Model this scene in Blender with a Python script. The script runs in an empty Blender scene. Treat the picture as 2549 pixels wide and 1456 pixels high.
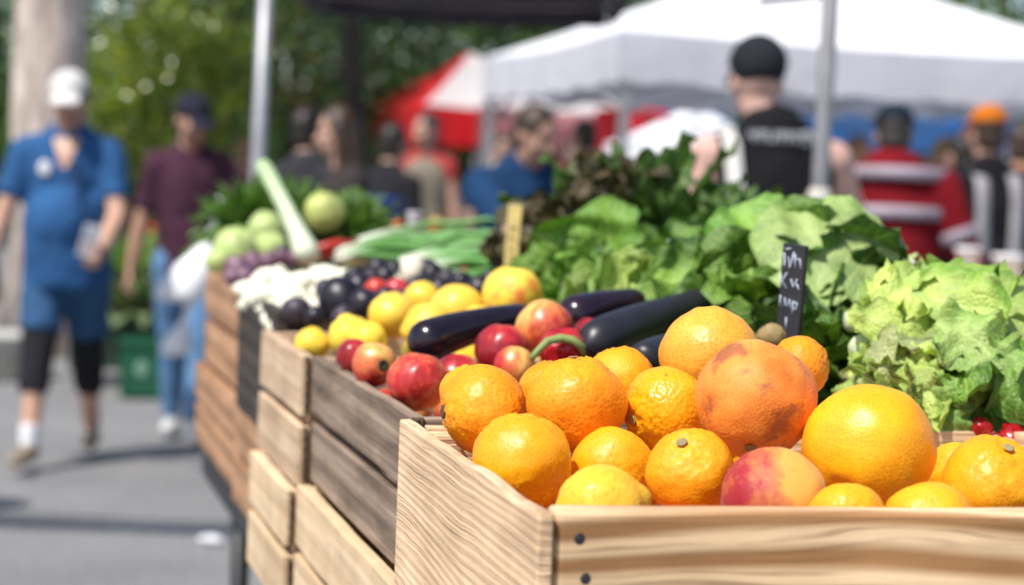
import bpy, bmesh, math, random
import numpy as np
from mathutils import Vector, Matrix, noise, Euler
V = Vector
rnd = random.Random(7)
scene = bpy.context.scene
COL = scene.collection

# ------------------------------------------------------------------ camera
FPX = 4956.0                       # focal length in pixels of a 2549 px wide picture
PITCH, ROLL = math.radians(3.30), math.radians(2.29)
CAM = V((0, 0, 1.36))
F_ = V((0, math.cos(PITCH), -math.sin(PITCH)))
U0 = V((0, math.sin(PITCH), math.cos(PITCH)))
R0 = V((1, 0, 0))
U_ = U0*math.cos(ROLL) - R0*math.sin(ROLL)
R_ = R0*math.cos(ROLL) + U0*math.sin(ROLL)
def P(u, v, d):                    # the point seen at (u, v) at depth d
    return CAM + d*(F_ + R_*((u-1274.5)/FPX) - U_*((v-728)/FPX))
def G(u, d, z=0.0):                # the point straight below/above what is seen at u, at depth d, height z
    q = P(u, 445, d)
    return V((q.x, q.y, z))

cam = bpy.data.cameras.new('camera'); cam_o = bpy.data.objects.new('camera', cam); COL.objects.link(cam_o)
M = Matrix((R_, U_, -F_)).transposed().to_4x4(); M.translation = CAM
cam_o.matrix_world = M
cam.sensor_width = 36; cam.lens = 36*FPX/2549
cam.clip_start = 0.05; cam.clip_end = 2000
cam.dof.use_dof = True; cam.dof.focus_distance = 1.66; cam.dof.aperture_fstop = 4.6
scene.camera = cam_o

# row frame of the display: A runs away along the crates, B to the right
A_ = V((-math.sin(math.radians(14.75)), math.cos(math.radians(14.75)), 0))
B_ = V((A_.y, -A_.x, 0))
ORG = V((0.0316, 1.3192, 0))
ROWROT = math.radians(14.75)
def row(s, t, z): return ORG + A_*s + B_*t + V((0, 0, z))

# ------------------------------------------------------------------ tagging
def tag(o, label=None, cat=None, group=None, kind=None):
    if label: o['label'] = label
    if cat: o['category'] = cat
    if group: o['group'] = group
    if kind: o['kind'] = kind
    return o
def empty(name, loc, rotz=0.0, label=None, cat=None, group=None):
    o = bpy.data.objects.new(name, None); COL.objects.link(o)
    o.location = loc; o.rotation_euler = (0, 0, rotz); o.empty_display_size = .05
    return tag(o, label, cat, group)

# ------------------------------------------------------------------ mesh builder
class MB:
    def __init__(s): s.v=[]; s.f=[]; s.c=[]; s.uv=[]
    def add(s, vs, fs, c=None, uv=None):
        n=len(s.v); s.v.extend([tuple(x) for x in vs]); s.f.extend([tuple(i+n for i in f) for f in fs])
        k=len(vs)
        if c is None: c=(.5,.5,.5)
        s.c.extend(c if isinstance(c,list) else [c]*k)
        s.uv.extend(uv if uv is not None else [(0,0)]*k)
    def build(s, name, mat, parent=None, smooth=True, loc=None):
        me=bpy.data.meshes.new(name); me.from_pydata(s.v,[],s.f)
        if smooth: me.polygons.foreach_set('use_smooth',[True]*len(me.polygons))
        at=me.color_attributes.new('col','FLOAT_COLOR','POINT')
        a=np.ones((len(s.v),4),dtype=np.float32); a[:,:3]=np.array(s.c,dtype=np.float32).reshape(-1,3); at.data.foreach_set('color',a.ravel())
        li=np.empty(len(me.loops),dtype=np.int32); me.loops.foreach_get('vertex_index',li)
        uvl=me.uv_layers.new(name='uv'); uvl.data.foreach_set('uv',np.array(s.uv,dtype=np.float32)[li].ravel())
        o=bpy.data.objects.new(name,me); COL.objects.link(o)
        if mat: me.materials.append(mat)
        if parent: o.parent=parent
        if loc is not None: o.location=loc
        me.update(); return o

def frame(t, hint=None):
    t=V(t).normalized(); h=V(hint) if hint is not None else V((0,0,1))
    if abs(t.dot(h.normalized()))>.97: h=V((0,1,0)) if abs(t.y)<.9 else V((1,0,0))
    n=(h-t*h.dot(t)).normalized(); return t,n,t.cross(n)
def tube(mb, pts, rads, seg=10, c=None, caps=True, uvs=False):
    pts=[V(p) for p in pts]; n=len(pts); vs=[]; fs=[]; uv=[]; cc=[]
    if not isinstance(rads,(list,tuple)): rads=[rads]*n
    _,N,_b=frame(pts[1]-pts[0])
    for i,p in enumerate(pts):
        t=(pts[min(i+1,n-1)]-pts[max(i-1,0)]).normalized()
        N=(N-t*N.dot(t)).normalized(); Bn=t.cross(N)
        for k in range(seg):
            a=2*math.pi*k/seg; vs.append(p+(N*math.cos(a)+Bn*math.sin(a))*rads[i]); uv.append((k/seg,i/(n-1)))
            cc.append(c[i] if isinstance(c,list) else (c or (.5,.5,.5)))
    for i in range(n-1):
        for k in range(seg):
            k2=(k+1)%seg; fs.append((i*seg+k,i*seg+k2,(i+1)*seg+k2,(i+1)*seg+k))
    if caps: fs.append(tuple(range(seg-1,-1,-1))); fs.append(tuple((n-1)*seg+k for k in range(seg)))
    mb.add(vs,fs,cc,uv)
def lathe(mb, prof, seg=20, loc=(0,0,0), c=None, M=None):   # prof: (r,z) from bottom to top
    vs=[];fs=[];n=len(prof)
    for r,z in prof:
        for k in range(seg):
            a=2*math.pi*k/seg; q=V((r*math.cos(a),r*math.sin(a),z)); q=(M@q if M else q)+V(loc); vs.append(q)
    for i in range(n-1):
        for k in range(seg):
            k2=(k+1)%seg; fs.append((i*seg+k,i*seg+k2,(i+1)*seg+k2,(i+1)*seg+k))
    if prof[0][0]>0: fs.append(tuple(range(seg-1,-1,-1)))
    if prof[-1][0]>0: fs.append(tuple((n-1)*seg+k for k in range(seg)))
    mb.add(vs,fs,c)
def rcone(mb, p1, r1, p2, r2, seg=14, wide=None, k=1.0, flat1=False, flat2=False, c=None):
    """tapered limb piece with round or flat ends; cross-section r along `wide`, r*k across it"""
    p1=V(p1);p2=V(p2); L=(p2-p1).length
    t,n,b=frame(p2-p1, wide if wide is not None else (0,0,1))
    prof=[]
    if flat1: prof+=[(r1*.55,0),(r1,0)]
    else: prof+=[(r1*math.sin(a),-r1*math.cos(a)) for a in [x*math.pi/2/4 for x in range(0,5)]]
    if flat2: prof+=[(r2,L),(r2*.55,L)]
    else: prof+=[(r2*math.cos(a),L+r2*math.sin(a)) for a in [x*math.pi/2/4 for x in range(0,5)]]
    vs=[];fs=[];m=len(prof)
    for r,z in prof:
        r=max(r,1e-4)
        for i in range(seg):
            a=2*math.pi*i/seg; vs.append(p1+t*z+n*(r*math.cos(a))+b*(r*k*math.sin(a)))
    for i in range(m-1):
        for q in range(seg):
            q2=(q+1)%seg; fs.append((i*seg+q,i*seg+q2,(i+1)*seg+q2,(i+1)*seg+q))
    fs.append(tuple(range(seg-1,-1,-1))); fs.append(tuple((m-1)*seg+q for q in range(seg)))
    mb.add(vs,fs,c)
def ellips(mb, c0, rx, ry, rz, M=None, seg=16, ring=10, c=None, zmin=-1.0):
    vs=[];fs=[]
    for i in range(ring+1):
        th=-math.pi/2+math.pi*i/ring; z=max(math.sin(th),zmin); r=math.cos(th) if math.sin(th)>=zmin else max(math.sqrt(1-zmin*zmin)*i/ max(1,ring),.02)
        r=max(r,.003)
        for k in range(seg):
            a=2*math.pi*k/seg; q=V((rx*r*math.cos(a),ry*r*math.sin(a),rz*z)); vs.append((M@q if M else q)+V(c0))
    for i in range(ring):
        for k in range(seg):
            k2=(k+1)%seg; fs.append((i*seg+k,i*seg+k2,(i+1)*seg+k2,(i+1)*seg+k))
    fs.append(tuple(range(seg-1,-1,-1))); fs.append(tuple(ring*seg+k for k in range(seg)))
    mb.add(vs,fs,c)
def boxm(mb, c0, s, M=None, c=None):
    vs=[]
    for x in(-.5,.5):
        for y in(-.5,.5):
            for z in(-.5,.5):
                q=V((x*s[0],y*s[1],z*s[2])); vs.append((M@q if M else q)+V(c0))
    mb.add(vs,[(0,1,3,2),(4,6,7,5),(0,4,5,1),(2,3,7,6),(0,2,6,4),(1,5,7,3)],c)

# ------------------------------------------------------------------ materials
def nt(name):
    m=bpy.data.materials.new(name); m.use_nodes=True; t=m.node_tree; b=t.nodes['Principled BSDF']; return m,t,b
def nd(t,typ,**kw):
    n=t.nodes.new(typ)
    for k,v in kw.items():
        if k in n.inputs: n.inputs[k].default_value=v
        else: setattr(n,k,v)
    return n
def ramp(t, fac, stops, interp='LINEAR'):
    r=nd(t,'ShaderNodeValToRGB'); r.color_ramp.interpolation=interp; e=r.color_ramp.elements
    while len(e)<len(stops): e.new(.5)
    for x,(p,c) in zip(e,stops): x.position=p; x.color=(c[0],c[1],c[2],1)
    t.links.new(fac,r.inputs['Fac']); return r.outputs['Color']
def mixc(t,fac,a,b,mode='MIX'):
    m=nd(t,'ShaderNodeMix',data_type='RGBA',blend_type=mode)
    for i,x in ((0,fac),(6,a),(7,b)):
        if hasattr(x,'is_linked') or hasattr(x,'node'): t.links.new(x,m.inputs[i])
        elif i==0: m.inputs[0].default_value=x
        else: m.inputs[i].default_value=(x[0],x[1],x[2],1)
    return m.outputs[2]
def math_(t,op,a,b=None):
    m=nd(t,'ShaderNodeMath',operation=op)
    for i,x in ((0,a),(1,b)):
        if x is None: continue
        if isinstance(x,(int,float)): m.inputs[i].default_value=x
        else: t.links.new(x,m.inputs[i])
    return m.outputs[0]
def coords(t, scale=(1,1,1), rand=True):
    tc=nd(t,'ShaderNodeTexCoord'); mp=nd(t,'ShaderNodeMapping'); mp.inputs['Scale'].default_value=scale
    t.links.new(tc.outputs['Object'],mp.inputs['Vector'])
    if rand:
        oi=nd(t,'ShaderNodeObjectInfo'); mu=math_(t,'MULTIPLY',oi.outputs['Random'],37.0)
        t.links.new(mu,mp.inputs['Location'])
    return mp.outputs['Vector']
def ntex(t,vec,scale,detail=3,rough=.55,dist=0.0):
    n=nd(t,'ShaderNodeTexNoise'); n.inputs['Scale'].default_value=scale; n.inputs['Detail'].default_value=detail
    n.inputs['Roughness'].default_value=rough; n.inputs['Distortion'].default_value=dist
    t.links.new(vec,n.inputs['Vector']); return n.outputs['Fac']
def bump(t,b,h,strength,dist):
    n=nd(t,'ShaderNodeBump'); n.inputs['Strength'].default_value=strength; n.inputs['Distance'].default_value=dist
    t.links.new(h,n.inputs['Height']); t.links.new(n.outputs['Normal'],b.inputs['Normal']); return n
def var(c,f): return tuple(min(1,x*f) for x in c)
_mc={}
def mplain(name,c,rough=.7,nscale=6,amt=.25,metal=0,bs=0,spec=.5,sheen=0):
    if name in _mc: return _mc[name]
    m,t,b=nt(name); vec=coords(t); n=ntex(t,vec,nscale,4)
    t.links.new(ramp(t,n,[(.3,var(c,1-amt)),(.7,var(c,1+amt*.6))]),b.inputs['Base Color'])
    b.inputs['Roughness'].default_value=rough; b.inputs['Metallic'].default_value=metal; b.inputs['Specular IOR Level'].default_value=spec
    if sheen: b.inputs['Sheen Weight'].default_value=sheen
    if bs: bump(t,b,ntex(t,vec,nscale*8,3),bs,.002)
    _mc[name]=m; return m
def mcloth(name,c,rough=.9):
    if name in _mc: return _mc[name]
    m,t,b=nt(name); vec=coords(t); n=ntex(t,vec,5,4,.6); w=ntex(t,vec,300,2)
    col=ramp(t,n,[(.3,var(c,.75)),(.7,var(c,1.15))])
    t.links.new(col,b.inputs['Base Color']); b.inputs['Roughness'].default_value=rough; b.inputs['Specular IOR Level'].default_value=.2
    bump(t,b,w,.3,.001); _mc[name]=m; return m
def mattr(name,rough=.6,transl=0.0,spec=.4,bs=0,bscale=80):
    """colour comes from the mesh's own 'col' attribute"""
    if name in _mc: return _mc[name]
    m,t,b=nt(name); a=nd(t,'ShaderNodeAttribute',attribute_name='col'); vec=coords(t)
    n=ntex(t,vec,40,3); col=mixc(t,.35,a.outputs['Color'],mixc(t,1.0,a.outputs['Color'],ramp(t,n,[(.3,(.55,.55,.55)),(.7,(1.25,1.25,1.25))]),'MULTIPLY'))
    t.links.new(col,b.inputs['Base Color']); b.inputs['Roughness'].default_value=rough; b.inputs['Specular IOR Level'].default_value=spec
    if bs: bump(t,b,ntex(t,vec,bscale,3),bs,.002)
    if transl:
        tr=nd(t,'ShaderNodeBsdfTranslucent'); t.links.new(mixc(t,1.0,col,(1.0,1.15,.55),'MULTIPLY'),tr.inputs['Color'])
        mx=nd(t,'ShaderNodeMixShader'); mx.inputs[0].default_value=transl
        out=[x for x in t.nodes if x.type=='OUTPUT_MATERIAL'][0]
        t.links.new(b.outputs[0],mx.inputs[1]); t.links.new(tr.outputs[0],mx.inputs[2]); t.links.new(mx.outputs[0],out.inputs['Surface'])
    _mc[name]=m; return m
def mleaf(name,transl=.3,rough=.45,bs=.7):
    if name in _mc: return _mc[name]
    m,t,b=nt(name); a=nd(t,'ShaderNodeAttribute',attribute_name='col'); uv=nd(t,'ShaderNodeUVMap',uv_map='uv')
    sp=nd(t,'ShaderNodeSeparateXYZ'); t.links.new(uv.outputs[0],sp.inputs[0])
    au=math_(t,'ABSOLUTE',math_(t,'SUBTRACT',sp.outputs[0],.5))
    vec=coords(t,rand=False); nz=ntex(t,vec,45,4)
    ph=math_(t,'ADD',math_(t,'SUBTRACT',math_(t,'MULTIPLY',sp.outputs[1],44.0),math_(t,'MULTIPLY',au,46.0)),math_(t,'MULTIPLY',nz,5.0))
    vein=math_(t,'POWER',math_(t,'ABSOLUTE',math_(t,'SINE',math_(t,'MULTIPLY',ph,.5))),14.0)
    mid=math_(t,'LESS_THAN',au,.022)
    vm=math_(t,'MAXIMUM',math_(t,'MULTIPLY',vein,.5),math_(t,'MULTIPLY',mid,.8))
    fine=nd(t,'ShaderNodeTexVoronoi'); fine.inputs['Scale'].default_value=160; fine.feature='DISTANCE_TO_EDGE'; t.links.new(vec,fine.inputs['Vector'])
    fe=math_(t,'LESS_THAN',fine.outputs['Distance'],.07)
    blot=ramp(t,ntex(t,vec,26,5),[(.3,(.50,.56,.45)),(.72,(1.25,1.2,1.1))])
    col=mixc(t,1.0,a.outputs['Color'],blot,'MULTIPLY')
    pale=mixc(t,.38,a.outputs['Color'],(.58,.74,.22))
    col=mixc(t,vm,col,pale); col=mixc(t,math_(t,'MULTIPLY',fe,.15),col,pale)
    t.links.new(col,b.inputs['Base Color']); b.inputs['Roughness'].default_value=rough; b.inputs['Specular IOR Level'].default_value=.45
    hh=math_(t,'ADD',math_(t,'MULTIPLY',vm,.7),math_(t,'ADD',math_(t,'MULTIPLY',ntex(t,vec,120,4),1.0),fine.outputs['Distance']))
    bump(t,b,hh,bs,.0025)
    tr=nd(t,'ShaderNodeBsdfTranslucent'); t.links.new(mixc(t,1.0,col,(1.0,1.2,.4),'MULTIPLY'),tr.inputs['Color'])
    mx=nd(t,'ShaderNodeMixShader'); mx.inputs[0].default_value=transl
    out=[x for x in t.nodes if x.type=='OUTPUT_MATERIAL'][0]
    t.links.new(b.outputs[0],mx.inputs[1]); t.links.new(tr.outputs[0],mx.inputs[2]); t.links.new(mx.outputs[0],out.inputs['Surface'])
    _mc[name]=m; return m
def mwood(name,light,dark,ring=70,rdist=5.0,fine=.35,bs=.4,weather=0.0,contrast=.8,knots=.0,xs=.12,dsc=1.0,lines=0,lring=3.3):
    """sawn board: grain runs along local x"""
    if name in _mc: return _mc[name]
    m,t,b=nt(name); vec=coords(t,(xs,1,1)); raw=coords(t)
    wv=nd(t,'ShaderNodeTexWave',wave_type='BANDS',bands_direction='Z',wave_profile='SIN')
    wv.inputs['Scale'].default_value=ring/6.28; wv.inputs['Distortion'].default_value=rdist; wv.inputs['Detail'].default_value=1.5
    wv.inputs['Detail Scale'].default_value=dsc; wv.inputs['Detail Roughness'].default_value=.35
    t.links.new(vec,wv.inputs['Vector'])
    fv=coords(t,(3,140,140)); fn=ntex(t,fv,1.0,4,.65)
    big=ntex(t,raw,7,4)
    g=ramp(t,wv.outputs['Fac'],[(.12,dark),(.5,tuple(.5*(a+c) for a,c in zip(light,dark))),(.85,light)])
    g=mixc(t,contrast,light,g)
    if lines:   # thin late-wood lines that come and go
        w2=nd(t,'ShaderNodeTexWave',wave_type='BANDS',bands_direction='Z',wave_profile='SIN'); w2.inputs['Scale'].default_value=ring*lring/6.28; w2.inputs['Distortion'].default_value=rdist*lring
        w2.inputs['Detail'].default_value=4; w2.inputs['Detail Scale'].default_value=dsc/lring; w2.inputs['Detail Roughness'].default_value=.5; t.links.new(vec,w2.inputs['Vector'])
        msk=ramp(t,ntex(t,coords(t,(3,9,14)),2.2,4,.6),[(.42,(0,0,0)),(.62,(1,1,1))])
        ln_=ramp(t,w2.outputs['Fac'],[(.0,(1,1,1)),(.22,(.75,.75,.75)),(.42,(0,0,0))]); g=mixc(t,math_(t,'MULTIPLY',math_(t,'MULTIPLY',ln_,msk),lines),g,var(dark,.6))
    g=mixc(t,1.0,g,ramp(t,fn,[(.3,(1-fine,1-fine*1.05,1-fine*1.1)),(.65,(1.1,1.08,1.06))]),'MULTIPLY')
    g=mixc(t,1.0,g,ramp(t,big,[(.3,(.8,.78,.76)),(.7,(1.12,1.12,1.12))]),'MULTIPLY')
    if weather:
        st=ramp(t,ntex(t,coords(t,(2,10,10)),3,5,.7),[(.45,(1,1,1)),(.72,(.35,.32,.3))]); g=mixc(t,weather,g,mixc(t,1.0,g,st,'MULTIPLY'))
    if knots:
        vo=nd(t,'ShaderNodeTexVoronoi'); vo.inputs['Scale'].default_value=9; t.links.new(coords(t,(.45,1,1)),vo.inputs['Vector'])
        kn=ramp(t,vo.outputs['Distance'],[(.10,(1,1,1)),(.22,(0,0,0))]); g=mixc(t,math_(t,'MULTIPLY',kn,knots),g,var(dark,.75))
    t.links.new(g,b.inputs['Base Color']); b.inputs['Roughness'].default_value=.75; b.inputs['Specular IOR Level'].default_value=.3
    hh=math_(t,'ADD',math_(t,'MULTIPLY',fn,.6),math_(t,'MULTIPLY',wv.outputs['Fac'],.6))
    bump(t,b,hh,bs,.002); _mc[name]=m; return m
def mpeel(name,c1,c2,c3=None,pore=260,bs=.55,rough=.36,blotch=None,dist=.0012,sss=.08):
    """citrus peel: pores, colour drift, optional blemishes"""
    if name in _mc: return _mc[name]
    m,t,b=nt(name); vec=coords(t); n=ntex(t,vec,16,4,.6); n2=ntex(t,vec,55,3)
    col=ramp(t,n,[(.3,c1),(.72,c2)])
    vo=nd(t,'ShaderNodeTexVoronoi',feature='SMOOTH_F1'); vo.inputs['Scale'].default_value=pore; vo.inputs['Smoothness'].default_value=.6; t.links.new(vec,vo.inputs['Vector'])
    col=mixc(t,1.0,col,ramp(t,vo.outputs['Distance'],[(.0,(.80,.74,.7)),(.5,(1.05,1.05,1.05))]),'MULTIPLY')
    if blotch:
        bl=ramp(t,ntex(t,vec,blotch[1],5,.65),[(blotch[2],(0,0,0)),(blotch[2]+.1,(1,1,1))]); col=mixc(t,math_(t,'MULTIPLY',bl,blotch[3]),col,blotch[0])
    sp=nd(t,'ShaderNodeTexVoronoi'); sp.inputs['Scale'].default_value=48; t.links.new(vec,sp.inputs['Vector'])
    dots=ramp(t,sp.outputs['Distance'],[(.05,(1,1,1)),(.11,(0,0,0))]); sel=math_(t,'GREATER_THAN',ntex(t,vec,30,1),.6)
    col=mixc(t,math_(t,'MULTIPLY',math_(t,'MULTIPLY',dots,sel),.6),col,(.16,.05,.012))
    if c3: # a deeper tone low on the fruit's pole
        tc=nd(t,'ShaderNodeTexCoord'); s=nd(t,'ShaderNodeSeparateXYZ'); t.links.new(tc.outputs['Generated'],s.inputs[0])
        col=mixc(t,ramp(t,math_(t,'ADD',s.outputs[2],math_(t,'MULTIPLY',math_(t,'SUBTRACT',n,.5),.9)),[(.25,(1,1,1)),(.7,(0,0,0))]),col,c3)
    t.links.new(col,b.inputs['Base Color']); b.inputs['Roughness'].default_value=rough; b.inputs['Specular IOR Level'].default_value=.45
    b.inputs['Subsurface Weight'].default_value=sss; b.inputs['Subsurface Radius'].default_value=(.008,.003,.001); b.inputs['Subsurface Scale'].default_value=1.0
    oi=nd(t,'ShaderNodeObjectInfo'); hs=nd(t,'ShaderNodeHueSaturation'); t.links.new(col,hs.inputs['Color'])
    t.links.new(math_(t,'ADD',math_(t,'MULTIPLY',oi.outputs['Random'],.016),.489),hs.inputs['Hue']); t.links.new(math_(t,'ADD',math_(t,'MULTIPLY',ntex(t,vec,9,3),.5),.76),hs.inputs['Value']); t.links.new(hs.outputs[0],b.inputs['Base Color'])
    dull=ntex(t,vec,12,3); t.links.new(ramp(t,dull,[(.35,(rough*.8,)*3),(.65,(rough*1.55,)*3)]),b.inputs['Roughness'])
    amp=ramp(t,ntex(t,vec,11,2),[(.35,(.35,.35,.35)),(.65,(1,1,1))])
    hh=math_(t,'ADD',math_(t,'MULTIPLY',math_(t,'ADD',vo.outputs['Distance'],math_(t,'MULTIPLY',n2,.7)),amp),math_(t,'MULTIPLY',n,.7)); bump(t,b,hh,bs,dist)
    _mc[name]=m; return m
def mstone(name,cy,cr,cd,lo=.38,hi=.62,rough=.4,sheen=0,scale=18,axis=True,streak=True):
    """nectarine / peach skin: yellow ground under a red blush with streaks"""
    if name in _mc: return _mc[name]
    m,t,b=nt(name); vec=coords(t); n=ntex(t,vec,scale,4,.6,.4)
    tc=nd(t,'ShaderNodeTexCoord'); s=nd(t,'ShaderNodeSeparateXYZ'); t.links.new(tc.outputs['Generated'],s.inputs[0])
    n6=ntex(t,vec,scale*4.5,4,.7); f=math_(t,'ADD',math_(t,'ADD',math_(t,'MULTIPLY',s.outputs[0],.55),math_(t,'MULTIPLY',n,.62)),math_(t,'MULTIPLY',math_(t,'SUBTRACT',n6,.5),.42)) if axis else n
    col=ramp(t,f,[(lo,cy),((lo+hi)/2,tuple(.4*a+.6*c for a,c in zip(cy,cr))),(hi,cr),(min(1,hi+.25),cd)])
    if streak:
        fn=ntex(t,coords(t,(60,60,9)),2.2,3,.6); col=mixc(t,1.0,col,ramp(t,fn,[(.3,(.72,.6,.6)),(.62,(1.12,1.15,1.1))]),'MULTIPLY')
    sp=nd(t,'ShaderNodeTexVoronoi'); sp.inputs['Scale'].default_value=170; t.links.new(vec,sp.inputs['Vector'])
    col=mixc(t,math_(t,'MULTIPLY',ramp(t,sp.outputs['Distance'],[(.08,(1,1,1)),(.16,(0,0,0))]),.3),col,cy)
    t.links.new(col,b.inputs['Base Color']); b.inputs['Roughness'].default_value=rough
    bz=ramp(t,ntex(t,vec,34,3),[(.70,(0,0,0)),(.76,(1,1,1))]); col=mixc(t,math_(t,'MULTIPLY',bz,.6),col,(.16,.06,.03)); t.links.new(col,b.inputs['Base Color'])
    if sheen: b.inputs['Sheen Weight'].default_value=sheen; b.inputs['Sheen Roughness'].default_value=.4
    b.inputs['Subsurface Weight'].default_value=.06; b.inputs['Subsurface Radius'].default_value=(.006,.002,.001)
    bump(t,b,ntex(t,vec,150,2),.12,.001); _mc[name]=m; return m
def masphalt():
    m,t,b=nt('asphalt'); vec=coords(t,rand=False); n=ntex(t,vec,1.1,5,.6); g=nd(t,'ShaderNodeTexVoronoi'); g.inputs['Scale'].default_value=160; t.links.new(vec,g.inputs['Vector'])
    col=ramp(t,n,[(.3,(.20,.197,.198)),(.7,(.275,.27,.268))])
    col=mixc(t,1.0,col,ramp(t,g.outputs['Color'],[(.2,(.65,.65,.65)),(.8,(1.25,1.25,1.25))]),'MULTIPLY')
    pt=ramp(t,ntex(t,vec,.45,3),[(.55,(1,1,1)),(.68,(.72,.72,.74))]); col=mixc(t,1.0,col,pt,'MULTIPLY')
    t.links.new(col,b.inputs['Base Color']); b.inputs['Roughness'].default_value=.85
    bump(t,b,g.outputs['Distance'],.6,.004); return m

PALE=mwood('pale_pine',(.86,.62,.37),(.36,.175,.065),ring=74,rdist=13,contrast=.95,fine=.14,bs=.2,xs=.22,dsc=.6,lines=.5)
SAWN=mwood('rough_sawn_pine',(.92,.67,.43),(.56,.35,.20),ring=250,rdist=13,contrast=.32,fine=.25,bs=.35,weather=.0,xs=.24,dsc=.30,lines=.85,lring=2.3,knots=.5)
WEATH=mwood('weathered_grey_wood',(.42,.32,.24),(.19,.135,.095),ring=60,rdist=4,contrast=.6,fine=.5,bs=.6,weather=.7,xs=.1)
TAN=mwood('tan_crate_wood',(.72,.54,.37),(.50,.34,.21),ring=50,rdist=4,contrast=.55,fine=.25,bs=.3,weather=.25,xs=.1)
TANL=mwood('light_tan_crate_wood',(.82,.63,.41),(.62,.43,.25),ring=40,rdist=4,contrast=.5,fine=.22,bs=.3,weather=.15,xs=.1)
BROWN=mwood('brown_crate_wood',(.60,.35,.20),(.32,.17,.09),ring=45,rdist=4,contrast=.7,fine=.35,bs=.4,weather=.45,xs=.1)
DKWOOD=mwood('dark_stained_wood',(.085,.066,.055),(.035,.026,.021),ring=60,rdist=4,contrast=.6,fine=.45,bs=.5,weather=.6)
ENDG=mwood('dark_end_grain',(.15,.095,.06),(.04,.026,.018),ring=140,rdist=3,contrast=.7,fine=.5,bs=.9,weather=.9,xs=.6)
BLACKM=mplain('black_painted_steel',(.02,.02,.022),.5,8,.3)
STEEL=mplain('galvanised_steel',(.40,.40,.42),.42,12,.18,metal=.35)
GREYPOLE=mplain('grey_painted_pole',(.24,.24,.25),.5,12,.18,metal=.2)
NAIL=mplain('rusty_nail_head',(.03,.028,.03),.55,60,.4)
GREENSTEM=mplain('green_stem',(.23,.30,.09),.6,40,.3)
BROWNSTEM=mplain('brown_stem',(.10,.065,.03),.8,60,.4)
LEAF=mleaf('lettuce_leaf',.20)
DARKLEAF=mleaf('dark_leaf',.22,.42)

# ------------------------------------------------------------------ sky and sun
w=bpy.data.worlds.new('World'); scene.world=w; w.use_nodes=True
SUN=V((-.36,-.42,.83)).normalized()
sky=w.node_tree.nodes.new('ShaderNodeTexSky'); sky.sky_type='NISHITA'; sky.sun_disc=False
sky.sun_elevation=math.asin(SUN.z); sky.sun_rotation=math.atan2(SUN.x,SUN.y); sky.air_density=1.0; sky.dust_density=1.5
bg=w.node_tree.nodes['Background']; bg.inputs['Strength'].default_value=.148
w.node_tree.links.new(sky.outputs[0],bg.inputs[0])
sl=bpy.data.lights.new('sun','SUN'); sl.energy=5.0; sl.angle=math.radians(.55); sl.color=(1,.955,.89)
so=bpy.data.objects.new('sun',sl); COL.objects.link(so); so.rotation_euler=SUN.to_track_quat('Z','Y').to_euler(); so.location=(0,0,20)
scene.view_settings.view_transform='Standard'; scene.view_settings.look='None'; scene.view_settings.exposure=0
scene.render.engine='CYCLES'
try:
    scene.cycles.use_denoising=True; scene.cycles.max_bounces=8; scene.cycles.transparent_max_bounces=6; scene.cycles.sample_clamp_indirect=6
except Exception: pass

# ------------------------------------------------------------------ ground
mb=MB(); n=60
vs=[];fs=[]
xs=[-300,-120,-60]+[-20+i*1.0 for i in range(41)]+[60,120,300]; ys=[-60,-20]+[-5+i*1.0 for i in range(61)]+[100,200,600]
for y in ys:
    for x in xs: vs.append((x,y,.012*noise.noise(V((x*.4,y*.4,0)))-.006 if abs(x)<20 and 0<y<50 else -.006))
for j in range(len(ys)-1):
    for i in range(len(xs)-1):
        k=j*len(xs)+i; fs.append((k,k+1,k+len(xs)+1,k+len(xs)))
mb.add(vs,fs); g=mb.build('road',masphalt()); tag(g,kind='structure')

# ------------------------------------------------------------------ crates
def board(name,size,loc,mat,parent,rotz=0,tilt=0,bev=.002,warp=.0015,seed=0):
    """size (length,thickness,height); local x along the length, so the grain follows"""
    bm=bmesh.new(); bmesh.ops.create_cube(bm,size=1)
    bmesh.ops.scale(bm,vec=size,verts=bm.verts)
    bmesh.ops.bevel(bm,geom=bm.edges[:],offset=bev,segments=3,affect='EDGES',profile=.6)
    es=[e for e in bm.edges if abs((e.verts[0].co-e.verts[1].co).x)>size[0]*.7]
    bmesh.ops.subdivide_edges(bm,edges=es,cuts=14,use_grid_fill=True)
    for v in bm.verts:
        q=v.co*9+V((seed*3.7,seed*1.3,0)); v.co.z+=warp*noise.noise(q)*1.2; v.co.y+=warp*noise.noise(q+V((9,9,9)))
        q2=v.co*60+V((seed,0,0)); v.co+=V((0,1,1))*noise.noise(q2)*warp*.35
    me=bpy.data.meshes.new(name); bm.to_mesh(me); bm.free()
    me.polygons.foreach_set('use_smooth',[False]*len(me.polygons)); me.materials.append(mat)
    o=bpy.data.objects.new(name,me); COL.objects.link(o); o.parent=parent; o.location=loc; o.rotation_euler=(0,tilt,rotz); return o
_sd=[0]
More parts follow.
